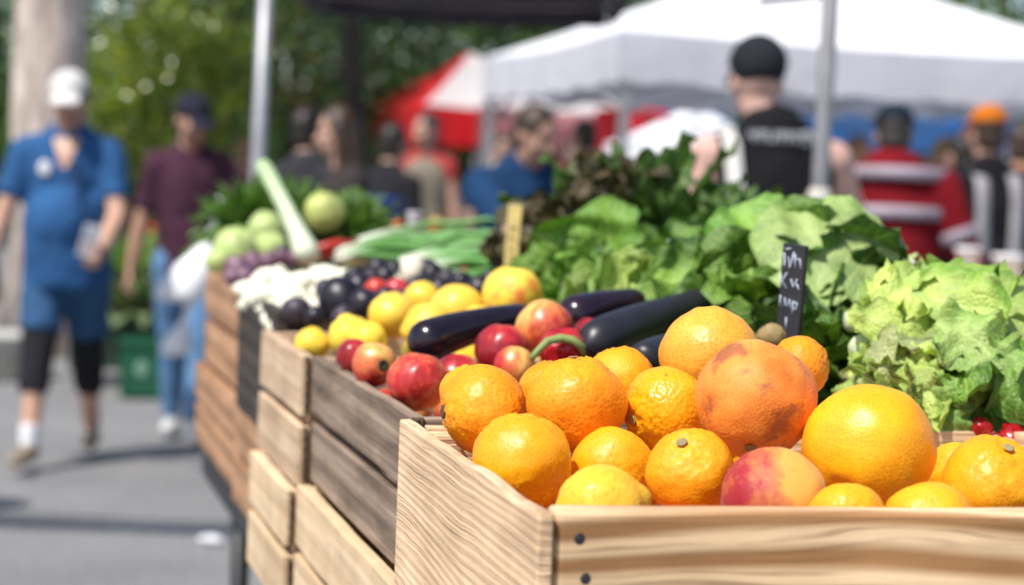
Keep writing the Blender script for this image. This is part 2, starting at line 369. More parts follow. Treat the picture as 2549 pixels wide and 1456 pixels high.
def crate(label,s0,t0,W,L,ztop,H,slats,mat,th=.014,group=None,endmat=None,gap=.012,rot=0,posts=True,name='wooden_crate',backs=True):
    """slatted crate; local x right, local y away, base at z 0"""
    o=empty(name,row(s0,t0,ztop-H),ROWROT+rot,label,'crate',group); h=(H-gap*(slats-1))/slats
    for i in range(slats):
        z=H-h/2-i*(h+gap); _sd[0]+=1; sd=_sd[0]; j=lambda:rnd.uniform(-.0015,.0015)
        board('side_board',(L,th,h),(th/2+j(),L/2,z),mat,o,math.pi/2,seed=sd)
        board('side_board',(L,th,h),(W-th/2+j(),L/2,z),mat,o,math.pi/2,seed=sd+50)
        board('front_board',(W-2*th-.002,th,h-.002),(W/2,th/2+.003,z-.001),mat,o,0,seed=sd+90)
        if backs: board('back_board',(W-2*th-.002,th,h-.002),(W/2,L-th/2-.003,z-.001),mat,o,0,seed=sd+130)
        if endmat: board('board_end',(.003,th-.002,h-.003),(th/2,-.0018,z),endmat,o,0,bev=.0008,warp=.0008,seed=sd+7)
    if posts:
        for x in(th+.011,W-th-.011):
            for y in(th+.014,L-th-.014): board('corner_post',(.022,.022,H-.008),(x,y,H/2-.006),mat,o,0,seed=sd+int(x*99)+int(y*77))
    board('bottom_board',(W-2*th-.004,L-2*th-.03,.008),(W/2,L/2,.006),mat,o,0)
    return o

# crate of oranges in front
c1=empty('wooden_crate',row(0,0,.935),ROWROT,'pale pine crate heaped with oranges, dark screw heads in its front board','crate')
sb=board('side_board',(.492,.0105,.203),(-.0010,.243,.1015),SAWN,c1,math.pi/2-.008,bev=.0025,warp=.003,seed=3)
fb=board('front_board',(.588,.030,.196),(.018+.2825,.002,.1055),PALE,c1,0,bev=.0065,warp=.0012,seed=5)
fb.rotation_euler=(0,0,math.radians(-2.4)); fb.location=(.0045+.294,.004,.1055)
board('back_board',(.565,.014,.19),(.018+.2825,.478,.103),SAWN,c1,0,bev=.002,seed=9)
board('side_board',(.492,.017,.200),(.60,.243,.100),SAWN,c1,math.pi/2,bev=.003,seed=13)
board('corner_post',(.026,.03,.18),(.031,.455,.105),SAWN,c1,0,bev=.003,seed=14)
board('corner_post',(.026,.03,.18),(.575,.455,.105),SAWN,c1,0,bev=.003,seed=15)
board('bottom_board',(.56,.44,.01),(.30,.243,.012),SAWN,c1,0)
for u,v in((1450,1345),(1468,1447)):
    # screw heads sit in the face of the front board
    q=P(u,v,1.332); loc=c1.matrix_world.inverted()@q if False else None
    d=q-row(0,0,.935); lx,lz=d.dot(B_),d.z
    mb=MB(); lathe(mb,[(.0042,-.0010),(.0046,.0002),(.0040,.0007),(.0020,.0010),(.0003,.0010)],16)
    nl=mb.build('screw',NAIL,c1); nl.location=(lx,.004-.015+.0007+(.2985-lx)*math.tan(math.radians(2.4)),lz); nl.rotation_euler=(math.radians(90),0,0)

crate('weathered grey crate of nectarines and long eggplants just behind the orange crate',.528,.014,.40,.578,1.136,.15,2,WEATH,th=.013,endmat=ENDG)
crate('tan slatted crate of yellow pears and lemons with a bare inner corner',1.112,.0,.44,.365,1.136,.16,2,TAN,th=.015,endmat=ENDG)
crate('pale crate under the weathered grey nectarine crate',.52,.0,.46,.585,.980,.155,2,TANL,th=.016,endmat=ENDG)
crate('pale yellowish crate under the tan crate of yellow fruit, jutting out sideways',1.112,-.014,.46,.33,.972,.150,2,TANL,th=.016,endmat=ENDG)
crate('rough pine crate standing beneath the front crate of oranges',.0,.006,.585,.49,.930,.13,1,SAWN,th=.017)
crate('dark stained crate heaped with white bulbs and purple turnips',1.485,.022,.46,.44,1.163,.185,1,DKWOOD,th=.016)
crate('brown crate under the dark stained crate of white bulbs',1.452,.022,.5,.49,.975,.150,2,BROWN,th=.018)
crate('reddish brown crate of kohlrabi at the far end of the display',1.932,.05,.5,.76,1.15,.172,2,BROWN,th=.018)
crate('worn brown crate at the bottom of the far end stack',1.955,.035,.52,.74,.972,.150,2,BROWN,th=.018)
# crates that carry the leafy vegetables on the other side
crate('weathered crate carrying the pale lettuces beside the eggplants',.52,.44,.62,.52,1.10,.28,2,WEATH,th=.014)
crate('tan crate carrying the big green lettuces and the black price tag',1.07,.46,.62,.60,1.10,.28,2,TAN,th=.014)
crate('brown crate carrying the chard and the red lettuces',1.70,.50,.66,.66,1.10,.28,2,BROWN,th=.014)
crate('brown crate carrying the spring onions',2.39,.58,.62,.66,1.12,.30,2,BROWN,th=.014)

# table under the display
tb=empty('display_table',row(-.02,.045,0),ROWROT,'long black trestle table under the stacked produce crates','table')
board('table_top',(2.95,1.16,.028),(.60,1.475,.782),BLACKM,tb,math.pi/2,bev=.003,warp=.001)
mb=MB()
for y in(.25,1.36,2.48):
    for x in(.06,1.14):
        mb2=MB(); tube(mb2,[(x,y,.765),(x,y,.0)],.018,10); mb2.build('leg',BLACKM,tb)
    mb2=MB(); tube(mb2,[(.06,y,.22),(1.14,y,.22)],.013,8); mb2.build('stretcher',BLACKM,tb)
mb2=MB(); boxm(mb2,(.04,1.475,.742),(.02,2.9,.05)); mb2.build('apron',BLACKM,tb,smooth=False)

# ------------------------------------------------------------------ fruit
def fruit_mesh(name,R,kind,seed,sub=5):
    bm=bmesh.new(); bmesh.ops.create_icosphere(bm,subdivisions=sub,radius=1.0)
    rs=random.Random(seed); o3=V((rs.uniform(-50,50),rs.uniform(-50,50),rs.uniform(-50,50)))
    for v in bm.verts:
        d=v.co.normalized(); z=d.z; r=1.0
        r+=.055*noise.noise(d*1.3+o3)+.020*noise.noise(d*3.2+o3)
        if kind in('orange','grapefruit'):
            r+=.0035*noise.noise(d*14+o3)
            rr=math.acos(max(-1,min(1,z))); r-=.07*math.exp(-(rr/.16)**2); r+=.018*math.exp(-((rr-.33)/.14)**2)*(1+.6*math.cos(5*math.atan2(d.y,d.x)))
            rb=math.pi-rr; r-=.035*math.exp(-(rb/.10)**2); r+=.012*math.exp(-((rb-.25)/.12)**2)
        elif kind=='stone':
            rr=math.acos(max(-1,min(1,z))); r-=.16*math.exp(-(rr/.28)**2); rb=math.pi-rr; r-=.06*math.exp(-(rb/.15)**2)
            a=math.atan2(d.y,d.x); r-=.035*math.exp(-(a/.14)**2)*max(0,1-abs(z)**4)
        elif kind=='lemon':
            r+=.22*math.exp(-(math.acos(max(-1,min(1,z)))/.30)**2)+.14*math.exp(-((math.pi-math.acos(max(-1,min(1,z))))/.3)**2); r+=.01*noise.noise(d*7+o3)
        elif kind=='pear':
            r=1.0-.42*max(0,min(1,(z+.15)/.9))**1.2*(1 if z>-.15 else 0)+.05*noise.noise(d*2.1+o3)
        elif kind=='plum':
            a=math.atan2(d.y,d.x); r-=.03*math.exp(-(a/.2)**2)
        elif kind=='pepper':
            a=math.atan2(d.y,d.x); r-=.10*(.5+.5*math.cos(4*a))*(1-.5*abs(z)); r-=.22*math.exp(-(math.acos(max(-1,min(1,z)))/.35)**2); r+=.09*noise.noise(d*2.6+o3)
        elif kind=='bulb':
            rr=math.acos(max(-1,min(1,z))); r+=.35*math.exp(-(rr/.28)**2)+.15*math.exp(-((math.pi-rr)/.2)**2)
        elif kind=='cabbage':
            a=math.atan2(d.y,d.x); r+=.03*math.sin(5*a+3*z)+.03*noise.noise(d*4+o3)
        v.co=d*r*R
        if kind=='pear': v.co.z*=1.45
        if kind=='grapefruit': v.co.z*=.97
        if kind=='orange': v.co.z*=rs.uniform(.90,.98)
        if kind=='plum': v.co.z*=1.12
    me=bpy.data.meshes.new(name); bm.to_mesh(me); bm.free(); me.polygons.foreach_set('use_smooth',[True]*len(me.polygons)); return me
def aim(o,tip,roll=0.0,red=None):
    if red is not None:
        z=V(tip).normalized(); x=V(red); x=(x-z*x.dot(z)).normalized(); y=z.cross(x); o.rotation_euler=Matrix((x,y,z)).transposed().to_euler(); return
    q=V(tip).normalized().to_track_quat('Z','Y'); o.rotation_euler=(q.to_matrix()@Matrix.Rotation(roll,3,'Z')).to_euler()
_fs=[100]
def fruit(name,u,v,r,d,kind,mat,label,cat,tip=(0,.3,1),roll=None,stem=None,group=None,sub=4,scl=(1,1,1),pos=None,R=None,red=None):
    _fs[0]+=1; R=R or r*d/FPX; me=fruit_mesh(name,R,kind,_fs[0],sub); me.materials.append(mat)
    o=bpy.data.objects.new(name,me); COL.objects.link(o); o.location=pos if pos is not None else P(u,v,d)
    aim(o,tip,roll if roll is not None else (_fs[0]*1.7)%6.28,red); o.scale=scl; tag(o,label,cat,group)
    if stem=='scar':
        mb=MB(); lathe(mb,[(.0042,R*.945),(.0046,R*.968),(.0036,R*.975),(.002,R*.965),(.0006,R*.962)],10); s=mb.build('stem_scar',mplain('stem_scar_tan',(.33,.27,.12),.8,60,.4),o)
    elif stem=='calyx':
        mb=MB(); lathe(mb,[(.006,R*.90),(.0065,R*.95),(.004,R*.97),(.001,R*.955)],7); mb.build('calyx',BROWNSTEM,o)
    elif stem=='stalk':
        mb=MB(); tube(mb,[(0,0,R*.8),(0.001,0,R*1.0),(.004,.001,R*1.18)],[.0018,.0014,.0018],8); mb.build('stalk',BROWNSTEM,o)
    elif stem=='bighole':
        mb=MB(); lathe(mb,[(R*.26,R*.80),(R*.27,R*.90),(R*.20,R*.93),(R*.08,R*.87),(.0008,R*.86)],12); mb.build('calyx',mplain('dry_calyx',(.05,.045,.02),.85,60,.5),o)
    return o
OR1=mpeel('orange_peel',(.87,.34,.004),(.93,.46,.010),pore=420,bs=.33)
OR2=mpeel('deep_orange_peel',(.85,.30,.004),(.92,.42,.008),pore=300,bs=.75,dist=.0011)
OR3=mpeel('yellow_orange_peel',(.88,.355,.005),(.93,.45,.012),pore=420,bs=.3)
GF=mpeel('mottled_grapefruit_peel',(.72,.20,.015),(.88,.42,.07),pore=420,bs=.32,rough=.40,blotch=((.26,.085,.04),22,.545,.75),sss=.05)
GF2=mpeel('amber_grapefruit_peel',(.78,.29,.02),(.86,.43,.06),pore=280,bs=.6,rough=.33,blotch=((.62,.16,.03),16,.60,.5))
LEM=mpeel('lemon_peel',(.84,.56,.03),(.90,.68,.09),pore=330,bs=.3)
LEMB=mpeel('blemished_lemon_peel',(.87,.45,.015),(.92,.56,.05),pore=330,bs=.3,blotch=((.40,.17,.03),38,.62,.75))
LEMR=mpeel('red_flushed_yellow_peel',(.86,.56,.05),(.90,.62,.09),pore=330,bs=.15,blotch=((.70,.13,.03),24,.585,.85))
PEACH=mstone('peach_skin',(.86,.40,.07),(.40,.022,.03),(.24,.008,.02),lo=.50,hi=.72,rough=.6,sheen=.10,scale=13,streak=False)
NEC=mstone('nectarine_skin',(.88,.45,.12),(.56,.035,.03),(.28,.010,.02),lo=.50,hi=.78,rough=.33)
NECR=mstone('red_nectarine_skin',(.82,.30,.09),(.48,.022,.03),(.22,.008,.014),lo=.38,hi=.66,rough=.3)
front=[ # name, u, v, r, d, kind, mat, tip, stem, label
('orange',1300,1150,126,1.587,'orange',OR1,(-.2,.3,.9),None,'large smooth orange against the side board, just above the front corner'),
('lemon',1495,1266,110,1.44,'lemon',LEMB,(.9,.15,.25),None,'yellow blemished lemon half hidden behind the front board'),
('orange',1720,1178,112,1.56,'orange',OR1,(-.3,-.55,.8),'scar','round orange between the lemon and the peach'),
('orange',1525,1165,105,1.62,'orange',OR1,(.1,.9,.6),None,'small orange above the blemished lemon'),
('peach',1925,1245,133,1.50,'stone',PEACH,(.15,.75,.65),None,'crimson and yellow peach standing behind the front board'),
('orange',2162,1120,166,1.579,'grapefruit',OR3,(-.45,-.7,-.55),None,'biggest yellow orange, a dimple low on its side, beside the peach'),
('orange',2110,1297,98,1.45,'orange',OR1,(.1,.9,.3),None,'orange almost hidden between the peach and the front board'),
('orange',2312,1318,120,1.472,'orange',OR3,(.3,.9,.3),None,'yellow orange low behind the front board, right of the biggest one'),
('orange',2472,1208,127,1.56,'orange',OR3,(.15,-.5,.85),'scar','glossy yellow orange cut off by the picture edge'),
('orange',2385,1185,85,1.72,'orange',OR3,(.4,.9,.4),None,'yellow orange wedged behind the biggest orange and the glossy one'),
('orange',1205,1020,113,1.708,'orange',OR2,(-.93,-.28,-.05),'calyx','dimpled orange with an open navel at the crate corner'),
('orange',1435,1007,124,1.67,'orange',OR2,(-.1,.1,1),'scar','bumpy round orange in the middle of the heap next to the navel one'),
('orange',1660,1022,111,1.69,'orange',OR2,(-.80,-.5,-.18),'scar','orange with a pale stem scar showing on its side'),
('orange',1545,948,88,1.79,'orange',OR1,(.1,.4,.9),None,'orange behind the heap in front of the dark eggplants'),
('orange',1365,975,78,1.819,'orange',OR2,(.1,.4,.9),None,'orange peeping out behind the two bumpy ones'),
('orange',1160,975,66,1.80,'orange',OR1,(.1,.4,.9),None,'small orange peeping out behind the navel orange'),
('grapefruit',1765,882,122,1.76,'grapefruit',GF2,(-.05,.25,1),'scar','amber grapefruit on top of the heap under the eggplants'),
('grapefruit',1880,995,151,1.62,'grapefruit',GF,(-.12,-.62,-.75),'scar','large mottled reddish grapefruit with brown bruises on top of the heap'),
('orange',1990,912,77,1.80,'orange',OR2,(.7,.1,.3),None,'deep orange fruit peeking over the mottled grapefruit in front of the lettuce'),
]
for nm,u,v,r,d,k,m,tip,st,lab in front:
    fruit(nm,u,v,r,d,k,m,lab,nm,tip,None,st,None,5,red=(-.9,-.3,-.35) if nm=='peach' else None)
# bruises and the puckered stem end of the mottled grapefruit come with its peel; deeper layer that shows in the gaps
for i,(s,t,z) in enumerate([(.16,.07,1.06),(.16,.14,1.06),(.17,.21,1.05),(.12,.27,1.055),(.21,.38,1.06),(.28,.20,1.09),(.33,.05,1.09),(.40,.10,1.09),(.37,.17,1.10),(.40,.30,1.12),(.33,.36,1.12),(.33,.42,1.05),(.30,.29,1.10),(.25,.09,1.06),(.12,.50,1.08),(.22,.48,1.08),(.40,.46,1.06),(.06,.14,1.06)]):
    fruit('orange',0,0,0,0,'orange',OR2,'orange of the lower layer glimpsed in a gap of the heap','orange',(rnd.uniform(-1,1),rnd.uniform(-1,1),rnd.uniform(-1,1)),None,None,'oranges in the lower layer of the front crate',3,pos=row(s,t,z),R=.036)

# nectarines of the grey crate
nec=[(1040,950,76,2.02,NEC,(.2,.2,1),None,'yellow and crimson nectarine at the grey crate edge'),
(932,908,56,2.14,NEC,(.5,-.85,.1),'bighole','orange red nectarine with a black stem hole facing out'),
(880,885,44,2.25,NECR,(.1,.3,1),None,'dark maroon nectarine in the far corner of the grey crate'),
(1138,940,62,2.06,NECR,(.1,.3,1),None,'plum red nectarine behind the navel orange'),
(1250,872,70,2.13,NECR,(.1,.1,1),None,'glossy red nectarine under the tip of the long eggplant'),
(1357,818,74,2.16,NEC,(.5,.2,.8),None,'striped red and yellow nectarine with a grey scuff on top of the heap'),
(1280,912,52,2.04,NEC,(.1,.3,1),None,'pale orange nectarine peeking over the bumpy orange'),
(1467,832,42,2.24,NECR,(.1,.3,1),None,'dull red nectarine beneath the second eggplant')]
for u,v,r,d,m,tip,st,lab in nec: fruit('nectarine',u,v,r,d,'stone',m,lab,'nectarine',tip,None,st,None,4,red=(-.25,-.35,-.9))
pp=fruit('pepper',1400,873,62,2.08,'pepper',mplain('red_pepper_skin',(.50,.015,.02),.22,25,.4),'shiny red pepper with a long curled green stem','pepper',(-.1,-.3,1),.3,None,None,4)
mb=MB(); q=[P(1322,893,2.03),P(1340,872,2.035),P(1362,850,2.04),P(1395,842,2.05),P(1425,846,2.05),P(1447,862,2.05),P(1452,880,2.06)]
pp_m=Matrix.LocRotScale(pp.location,pp.rotation_euler,pp.scale).inverted()
tube(mb,[pp_m@x for x in q],[.0032,.0036,.0042,.0048,.0045,.0042,.003],10); mb.build('stem',GREENSTEM,pp)
for i in range(22):
    s=.58+rnd.random()*.48; t=.05+rnd.random()*.33
    fruit('nectarine',0,0,0,0,'stone',NECR if rnd.random()<.7 else NEC,'nectarine of the lower layer in the grey crate','nectarine',(rnd.uniform(-1,1),rnd.uniform(-1,1),1),None,None,'nectarines in the lower layer of the grey crate',3,pos=row(s,t,1.075+.02*rnd.random()),R=.029)

def eggplant(pts,r,label,calyx_end=True,mat=None):
    mb=MB(); n=22; P3=[V(p) for p in pts]; path=[];rad=[]
    for i in range(n+1):
        x=i/n
        if len(P3)==2: q=P3[0].lerp(P3[1],x)
        else: q=P3[0]*(1-x)**2+(P3[1]+V((0,0,.010)))*2*x*(1-x)+P3[2]*x*x
        path.append(q); e=math.sqrt(max(0.0,1-((x-.16)/.16)**2)) if x<.16 else 1.0
        e2=1.0 if x<.9 else math.sqrt(max(0,1-((x-.9)/.1)**2))*.75+.25
        rad.append(max(.0006,r*e*e2*(1.12-.40*x)*(1+.04*math.sin(5*x+r*900))))
    tube(mb,path,rad,20); o0=path[0].copy()
    for i,v in enumerate(mb.v): mb.v[i]=tuple(V(v)-o0)
    o=mb.build('eggplant',mat or EGG,loc=o0); tag(o,label,'eggplant')
    if calyx_end:
        t=(path[-1]-path[-4]).normalized(); e=path[-1]-o0; mb=MB()
        tube(mb,[e-t*r*.55,e-t*r*.15,e+t*r*.1,e+t*r*.7,e+t*r*1.1+V((0,0,.006))],[r*.93,r*.66,r*.26,r*.2,r*.24],12); mb.build('calyx',mplain('eggplant_calyx',(.16,.15,.06),.7,60,.5),o)
    return o
def egg():
    m,t,b=nt('eggplant_skin'); vec=coords(t); n=ntex(t,vec,14,4); t.links.new(ramp(t,n,[(.35,(.006,.004,.008)),(.7,(.026,.009,.022))]),b.inputs['Base Color'])
    b.inputs['Roughness'].default_value=.19; b.inputs['Specular IOR Level'].default_value=.6; bump(t,b,ntex(t,vec,22,3),.15,.004); return m
EGG=egg()
EGGD=mplain('dull_eggplant_skin',(.022,.020,.026),.38,16,.4)
eggplant([P(1030,866,2.17),P(1150,828,2.22),P(1318,788,2.3)],.0225,'long glossy eggplant lying in front of the yellow fruit',False)
eggplant([P(1400,800,2.28),P(1520,772,2.33),P(1640,752,2.38)],.0225,'eggplant with its cut stem end showing, above the red nectarines')
eggplant([P(1455,868,2.12),P(1600,806,2.22),P(1800,742,2.34)],.0225,'dull grey black eggplant lying behind the amber grapefruit',False,EGGD)
eggplant([P(1480,838,2.24),P(1560,822,2.28),P(1700,800,2.33)],.019,'eggplant squeezed under the dull grey black one',False)
eggplant([P(1590,905,2.02),P(1640,880,2.06),P(1760,850,2.15)],.017,'thin dark eggplant tip between the oranges',False,EGGD)
fruit('potato',1930,836,44,2.02,'pear',mplain('potato_skin',(.36,.25,.10),.7,40,.4),'brownish green potato at the foot of the black price tag','potato',(1,-.1,.15),0,None,None,4,(.75,.75,.75))

# yellow fruit
yel=[('lemon',778,858,45,2.52,'orange',LEM,'pale lemon in the empty corner of the tan crate',(.2,.3,1)),
('pear',868,826,56,2.50,'pear',LEM,'lumpy yellow pear beside the corner lemon',(-.35,.1,.95)),
('pear',928,848,46,2.46,'pear',LEM,'smaller yellow pear pointing down at the nectarines',(.75,-.2,-.2)),
('lemon',976,785,61,2.52,'orange',LEM,'round lemon standing tallest at the near end of the yellow heap',(.1,.2,1)),
('lemon',1050,745,47,2.70,'orange',LEM,'small lemon at the back touching the red tomatoes',(.3,.3,1)),
('lemon',1068,815,63,2.46,'lemon',LEM,'lemon resting against the glossy long eggplant',(.95,.1,.2)),
('lemon',1140,776,70,2.58,'lemon',LEM,'broad yellow lemon in the middle of the yellow heap',(.9,.3,-.15)),
('lemon',1192,800,44,2.45,'orange',LEM,'small lemon tucked over the eggplant',(.1,.3,1)),
('apple',1275,735,75,2.55,'stone',LEMR,'yellow apple with a red blotch alone above the eggplant',(.1,.1,1))]
for nm,u,v,r,d,k,m,lab,tip in yel: fruit(nm,u,v,r,d,k,m,lab,nm,tip,None,None,None,4)
PLUM=mplain('plum_skin',(.016,.012,.020),.38,30,.6)
PLUMW=mplain('bloomed_plum_skin',(.05,.034,.05),.5,40,.6)
pl=[(735,776,38,2.78),(785,790,28,2.72),(850,748,58,2.80),(812,722,28,2.95),(893,716,40,2.9),(908,760,40,2.75),(922,698,28,3.05),(958,688,28,3.08),(1075,688,32,3.0),(1112,700,30,2.95),(1150,706,30,2.92),(1192,718,32,2.86),(1000,750,30,2.72),(1092,722,28,2.85),(1222,700,28,2.98),(1150,738,28,2.78),(940,668,26,3.2),(1035,715,28,2.9),(1058,668,26,3.2),(980,672,24,3.2),(880,690,26,3.1),(855,790,30,2.6),(960,745,30,2.66)]
sp={2:'biggest black plum, almost an eggplant, next to the white bulbs',0:'black plum alone in the corner beside the white bulbs'}
for i,(u,v,r,d) in enumerate(pl):
    fruit('plum',u,v,r,d,'plum',PLUM if i%3 else PLUMW,sp.get(i,'dark purple plum in the heap behind the yellow fruit'),'plum',(rnd.uniform(-1,1),rnd.uniform(-1,1),.6),None,'stalk' if i%4==0 else None,None if i in sp else 'dark plums heaped behind the yellow fruit',3)
TOM=mplain('tomato_skin',(.62,.06,.035),.28,25,.3)
fruit('tomato',936,722,31,2.82,'stone',TOM,'orange red tomato among the dark plums','tomato',(0,.2,1),None,None,None,3)
fruit('tomato',988,724,33,2.80,'stone',mplain('pink_tomato_skin',(.58,.05,.07),.28,25,.3),'pinkish red tomato touching the small back lemon','tomato',(0,.2,1),None,None,None,3)
for i in range(46):   # lower layer carrying both heaps
    yl=i<22; s=1.16+rnd.random()*.27 if yl else 1.53+rnd.random()*.12; t=.05+rnd.random()*.36
    fruit('lemon' if yl else 'plum',0,0,0,0,'orange' if yl else 'plum',LEM if yl else PLUM,'lemon of the lower layer in the tan crate' if yl else 'plum of the lower layer in the dark stained crate','lemon' if yl else 'plum',(rnd.uniform(-1,1),rnd.uniform(-1,1),1),None,None,'lower layer in the tan crate' if yl else 'lower plums in the dark crate',3,pos=row(s,t if not(yl and t<.16) else t+.16,1.075+.045*rnd.random()+(0 if yl else .03)),R=.030 if yl else .026)
WHT=mplain('white_bulb_skin',(.92,.87,.68),.5,22,.2)
fruit('onion',1027,675,32,3.05,'bulb',mplain('white_onion_skin',(.84,.74,.58),.4,30,.2),'single white onion on the dark plums','onion',(.3,.1,1),None,None,None,3)
k=0
for s in np.linspace(1.555,1.93,14):
    for t in np.linspace(.05,.33,8):
        z=1.140+(s-1.57)*.10+.012*math.sin((t-.05)*9)+rnd.uniform(-.012,.012)
        o=fruit('white_bulb',0,0,0,0,'lemon',WHT,'small white spring onion bulb in the bright heap of the dark crate','onion bulb',(rnd.uniform(-1,1),rnd.uniform(-1,.4),rnd.uniform(-.2,.4)),None,None,'white onion bulbs heaped in the dark crate',2,(1,1,2.1),pos=row(s+rnd.uniform(-.02,.02),t+rnd.uniform(-.015,.015),z),R=rnd.uniform(.0135,.0185)); k+=1
PUR=mplain('turnip_skin',(.20,.10,.15),.45,30,.6)
for i,(u,v,r,d) in enumerate([(592,668,32,3.55),(630,660,30,3.6),(665,655,28,3.7),(610,690,26,3.4),(645,640,26,3.8),(700,640,26,3.75),(580,690,24,3.45),(740,640,24,3.7)]):
    fruit('turnip',u,v,r,d,'bulb',PUR,'dusky purple turnip between the white bulbs and the kohlrabi','turnip',(rnd.uniform(-1,1),-.3,.6),None,None,'purple turnips behind the white bulbs',3)
KOH=mplain('kohlrabi_skin',(.50,.62,.22),.45,14,.25)
for u,v,r,d,lab in [(585,622,56,3.75,'pale green kohlrabi at the outer corner of the far crate'),(662,572,46,4.0,'upper pale green kohlrabi next to the leek'),(672,618,42,3.8,'lower kohlrabi at the root of the leek'),(806,528,50,4.1,'yellowish green cabbage behind the leek'),(540,650,30,3.72,'small kohlrabi hanging over the outer crate edge')]:
    fruit('kohlrabi' if 'kohl' in lab else 'cabbage',u,v,r,d,'cabbage',KOH if 'yellow' not in lab else mplain('yellow_cabbage',(.50,.56,.16),.5,14,.25),lab,'kohlrabi' if 'kohl' in lab else 'cabbage',(.2,.1,1),None,'scar',None,4)
for u,v,r,d,c,lab in [(955,572,28,4.3,(.72,.16,.03),'orange pepper left of the white cup'),(985,566,24,4.4,(.66,.10,.03),'reddish orange pepper right beside the first one'),(1015,592,22,4.2,(.75,.50,.05),'yellow pepper below the white cup'),(1085,562,26,4.4,(.62,.30,.10),'tan orange pepper right of the white cup'),(925,580,22,4.2,(.60,.14,.05),'small orange pepper next to the leafy bunch')]:
    fruit('bell_pepper',u,v,r,d,'pepper',mplain('pepper_%d'%u,c,.3,25,.25),lab,'pepper',(.1,-.2,1),None,'stalk',None,3)
mb=MB(); lathe(mb,[(.012,0),(.013,.002),(.017,.055),(.018,.057),(.016,.057),(.0125,.006),(.001,.005)],20); cp=mb.build('paper_cup',mplain('white_paper',(.8,.8,.82),.6,10,.05),loc=P(1030,592,4.35)); tag(cp,'white paper cup among the peppers at the far table end','cup')

# ------------------------------------------------------------------ leaves
def lerp3(a,b,x): return tuple(p+(q-p)*x for p,q in zip(a,b))
def leaf(mb,base,dirv,side,L,W,curl=1.0,ruf=.012,seed=0,cin=(.5,.6,.25),cout=(.1,.3,.03),shape='lettuce',nu=10,nv=16,cup=.0,rufn=5.0,brown=0.0):
    rs=random.Random(seed); t=V(dirv).normalized(); s=V(side); s=(s-t*s.dot(t)).normalized(); n=t.cross(s)
    if n.z<0: n=-n; s=-s
    p=V(base); vs=[];cs=[];uv=[];fs=[]; ph=rs.uniform(0,9); o3=V((rs.uniform(-40,40),rs.uniform(-40,40),rs.uniform(-40,40)))
    step=L/nv; brt=rs.uniform(.75,1.2)
    for j in range(nv+1):
        v=j/nv
        if shape=='lettuce': wv=W*(.16+.84*math.sin(math.pi*min(1,.08+.80*v))**.9)*(1 if v<.86 else math.sqrt(max(.02,1-((v-.86)/.14)**2)))
        elif shape=='long': wv=W*(.12+.88*math.sin(math.pi*min(1,.05+.90*v))**.8)*(1 if v<.9 else math.sqrt(max(.02,1-((v-.9)/.1)**2)))
        else: wv=W*math.sin(math.pi*min(1,max(0,(v-.30)/.72)))**.8+W*.07 if v>.30 else W*.07
        for i in range(nu+1):
            x=2*i/nu-1; e=abs(x)
            off=ruf*(e**1.6)*(2.3*noise.noise(V((v*rufn*1.5+ph,3.0 if x>0 else -3.0,seed*.37)))+1.3*noise.noise(V((v*rufn*3.8+ph,5.0 if x>0 else -5.0,seed*.61))))+cup*e*e*wv+ruf*1.1*noise.noise(V((x*1.6,v*4,0))+o3)+.25*ruf*noise.noise(V((x*6,v*12,0))+o3)
            edge=1+.10*noise.noise(V((v*9,x,0))+o3)*e+.06*noise.noise(V((v*25,x,5))+o3)*e
            q=p+s*(x*wv*edge)+n*off; vs.append(q); uv.append((x*.5+.5,v))
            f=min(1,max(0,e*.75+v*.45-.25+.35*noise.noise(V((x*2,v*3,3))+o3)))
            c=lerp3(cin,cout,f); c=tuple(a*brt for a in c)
            if brown and e>.8 and noise.noise(V((v*5,x,9))+o3)>.12: c=lerp3(c,(.16,.09,.05),brown)
            cs.append(c)
        t=(t+V((0,0,-1))*(curl/nv)).normalized(); s=(s-t*s.dot(t)).normalized(); n2=t.cross(s); n=n2 if n2.dot(n)>0 else -n2
        p=p+t*step
    for j in range(nv):
        for i in range(nu):
            k=j*(nu+1)+i; fs.append((k,k+1,k+nu+2,k+nu+1))
    mb.add(vs,fs,cs,uv)
def head(name,label,cat,base,axis,n,L,W,spread,cin,cout,seed,curl=(.5,1.8),ruf=.012,shape='lettuce',mat=None,group=None,nu=10,nv=16,stem=True,brown=0,up=None,cup=.0,stemc=(.62,.68,.40)):
    """leafy vegetable: leaves spiralling out of a cut base along axis; one mesh of leaves, stem as part"""
    rs=random.Random(seed); ax=V(axis).normalized(); _,n1,n2=frame(ax); o=empty(name,base,0,label,cat,group)
    mb=MB()
    for i in range(n):
        x=(i+.5)/n; az=i*2.399+rs.uniform(-.3,.3); el=spread*(x**.7)*rs.uniform(.8,1.1)
        rad=n1*math.cos(az)+n2*math.sin(az); d=ax*math.cos(el)+rad*math.sin(el)
        sd=ax.cross(rad); l=L*rs.uniform(.75,1.1)*(.8+.25*x)
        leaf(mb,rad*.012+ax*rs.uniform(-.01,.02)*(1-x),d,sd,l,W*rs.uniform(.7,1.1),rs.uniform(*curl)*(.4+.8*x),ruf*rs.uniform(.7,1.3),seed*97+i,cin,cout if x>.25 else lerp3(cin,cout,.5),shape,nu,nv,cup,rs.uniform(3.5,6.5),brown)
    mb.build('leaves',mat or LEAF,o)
    if stem:
        mb=MB(); tube(mb,[-ax*.02,-ax*.016,V((0,0,0)),ax*.03],[.008,.0115,.013,.012],12,stemc); mb.build('stem',mattr('stem_pale',.5),o)
    return o
LIGHT_I,LIGHT_O=(.62,.74,.20),(.18,.42,.030)
MID_I,MID_O=(.27,.48,.07),(.045,.19,.012)
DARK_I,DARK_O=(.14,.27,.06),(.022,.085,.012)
RED_I,RED_O=(.10,.055,.04),(.03,.010,.013)
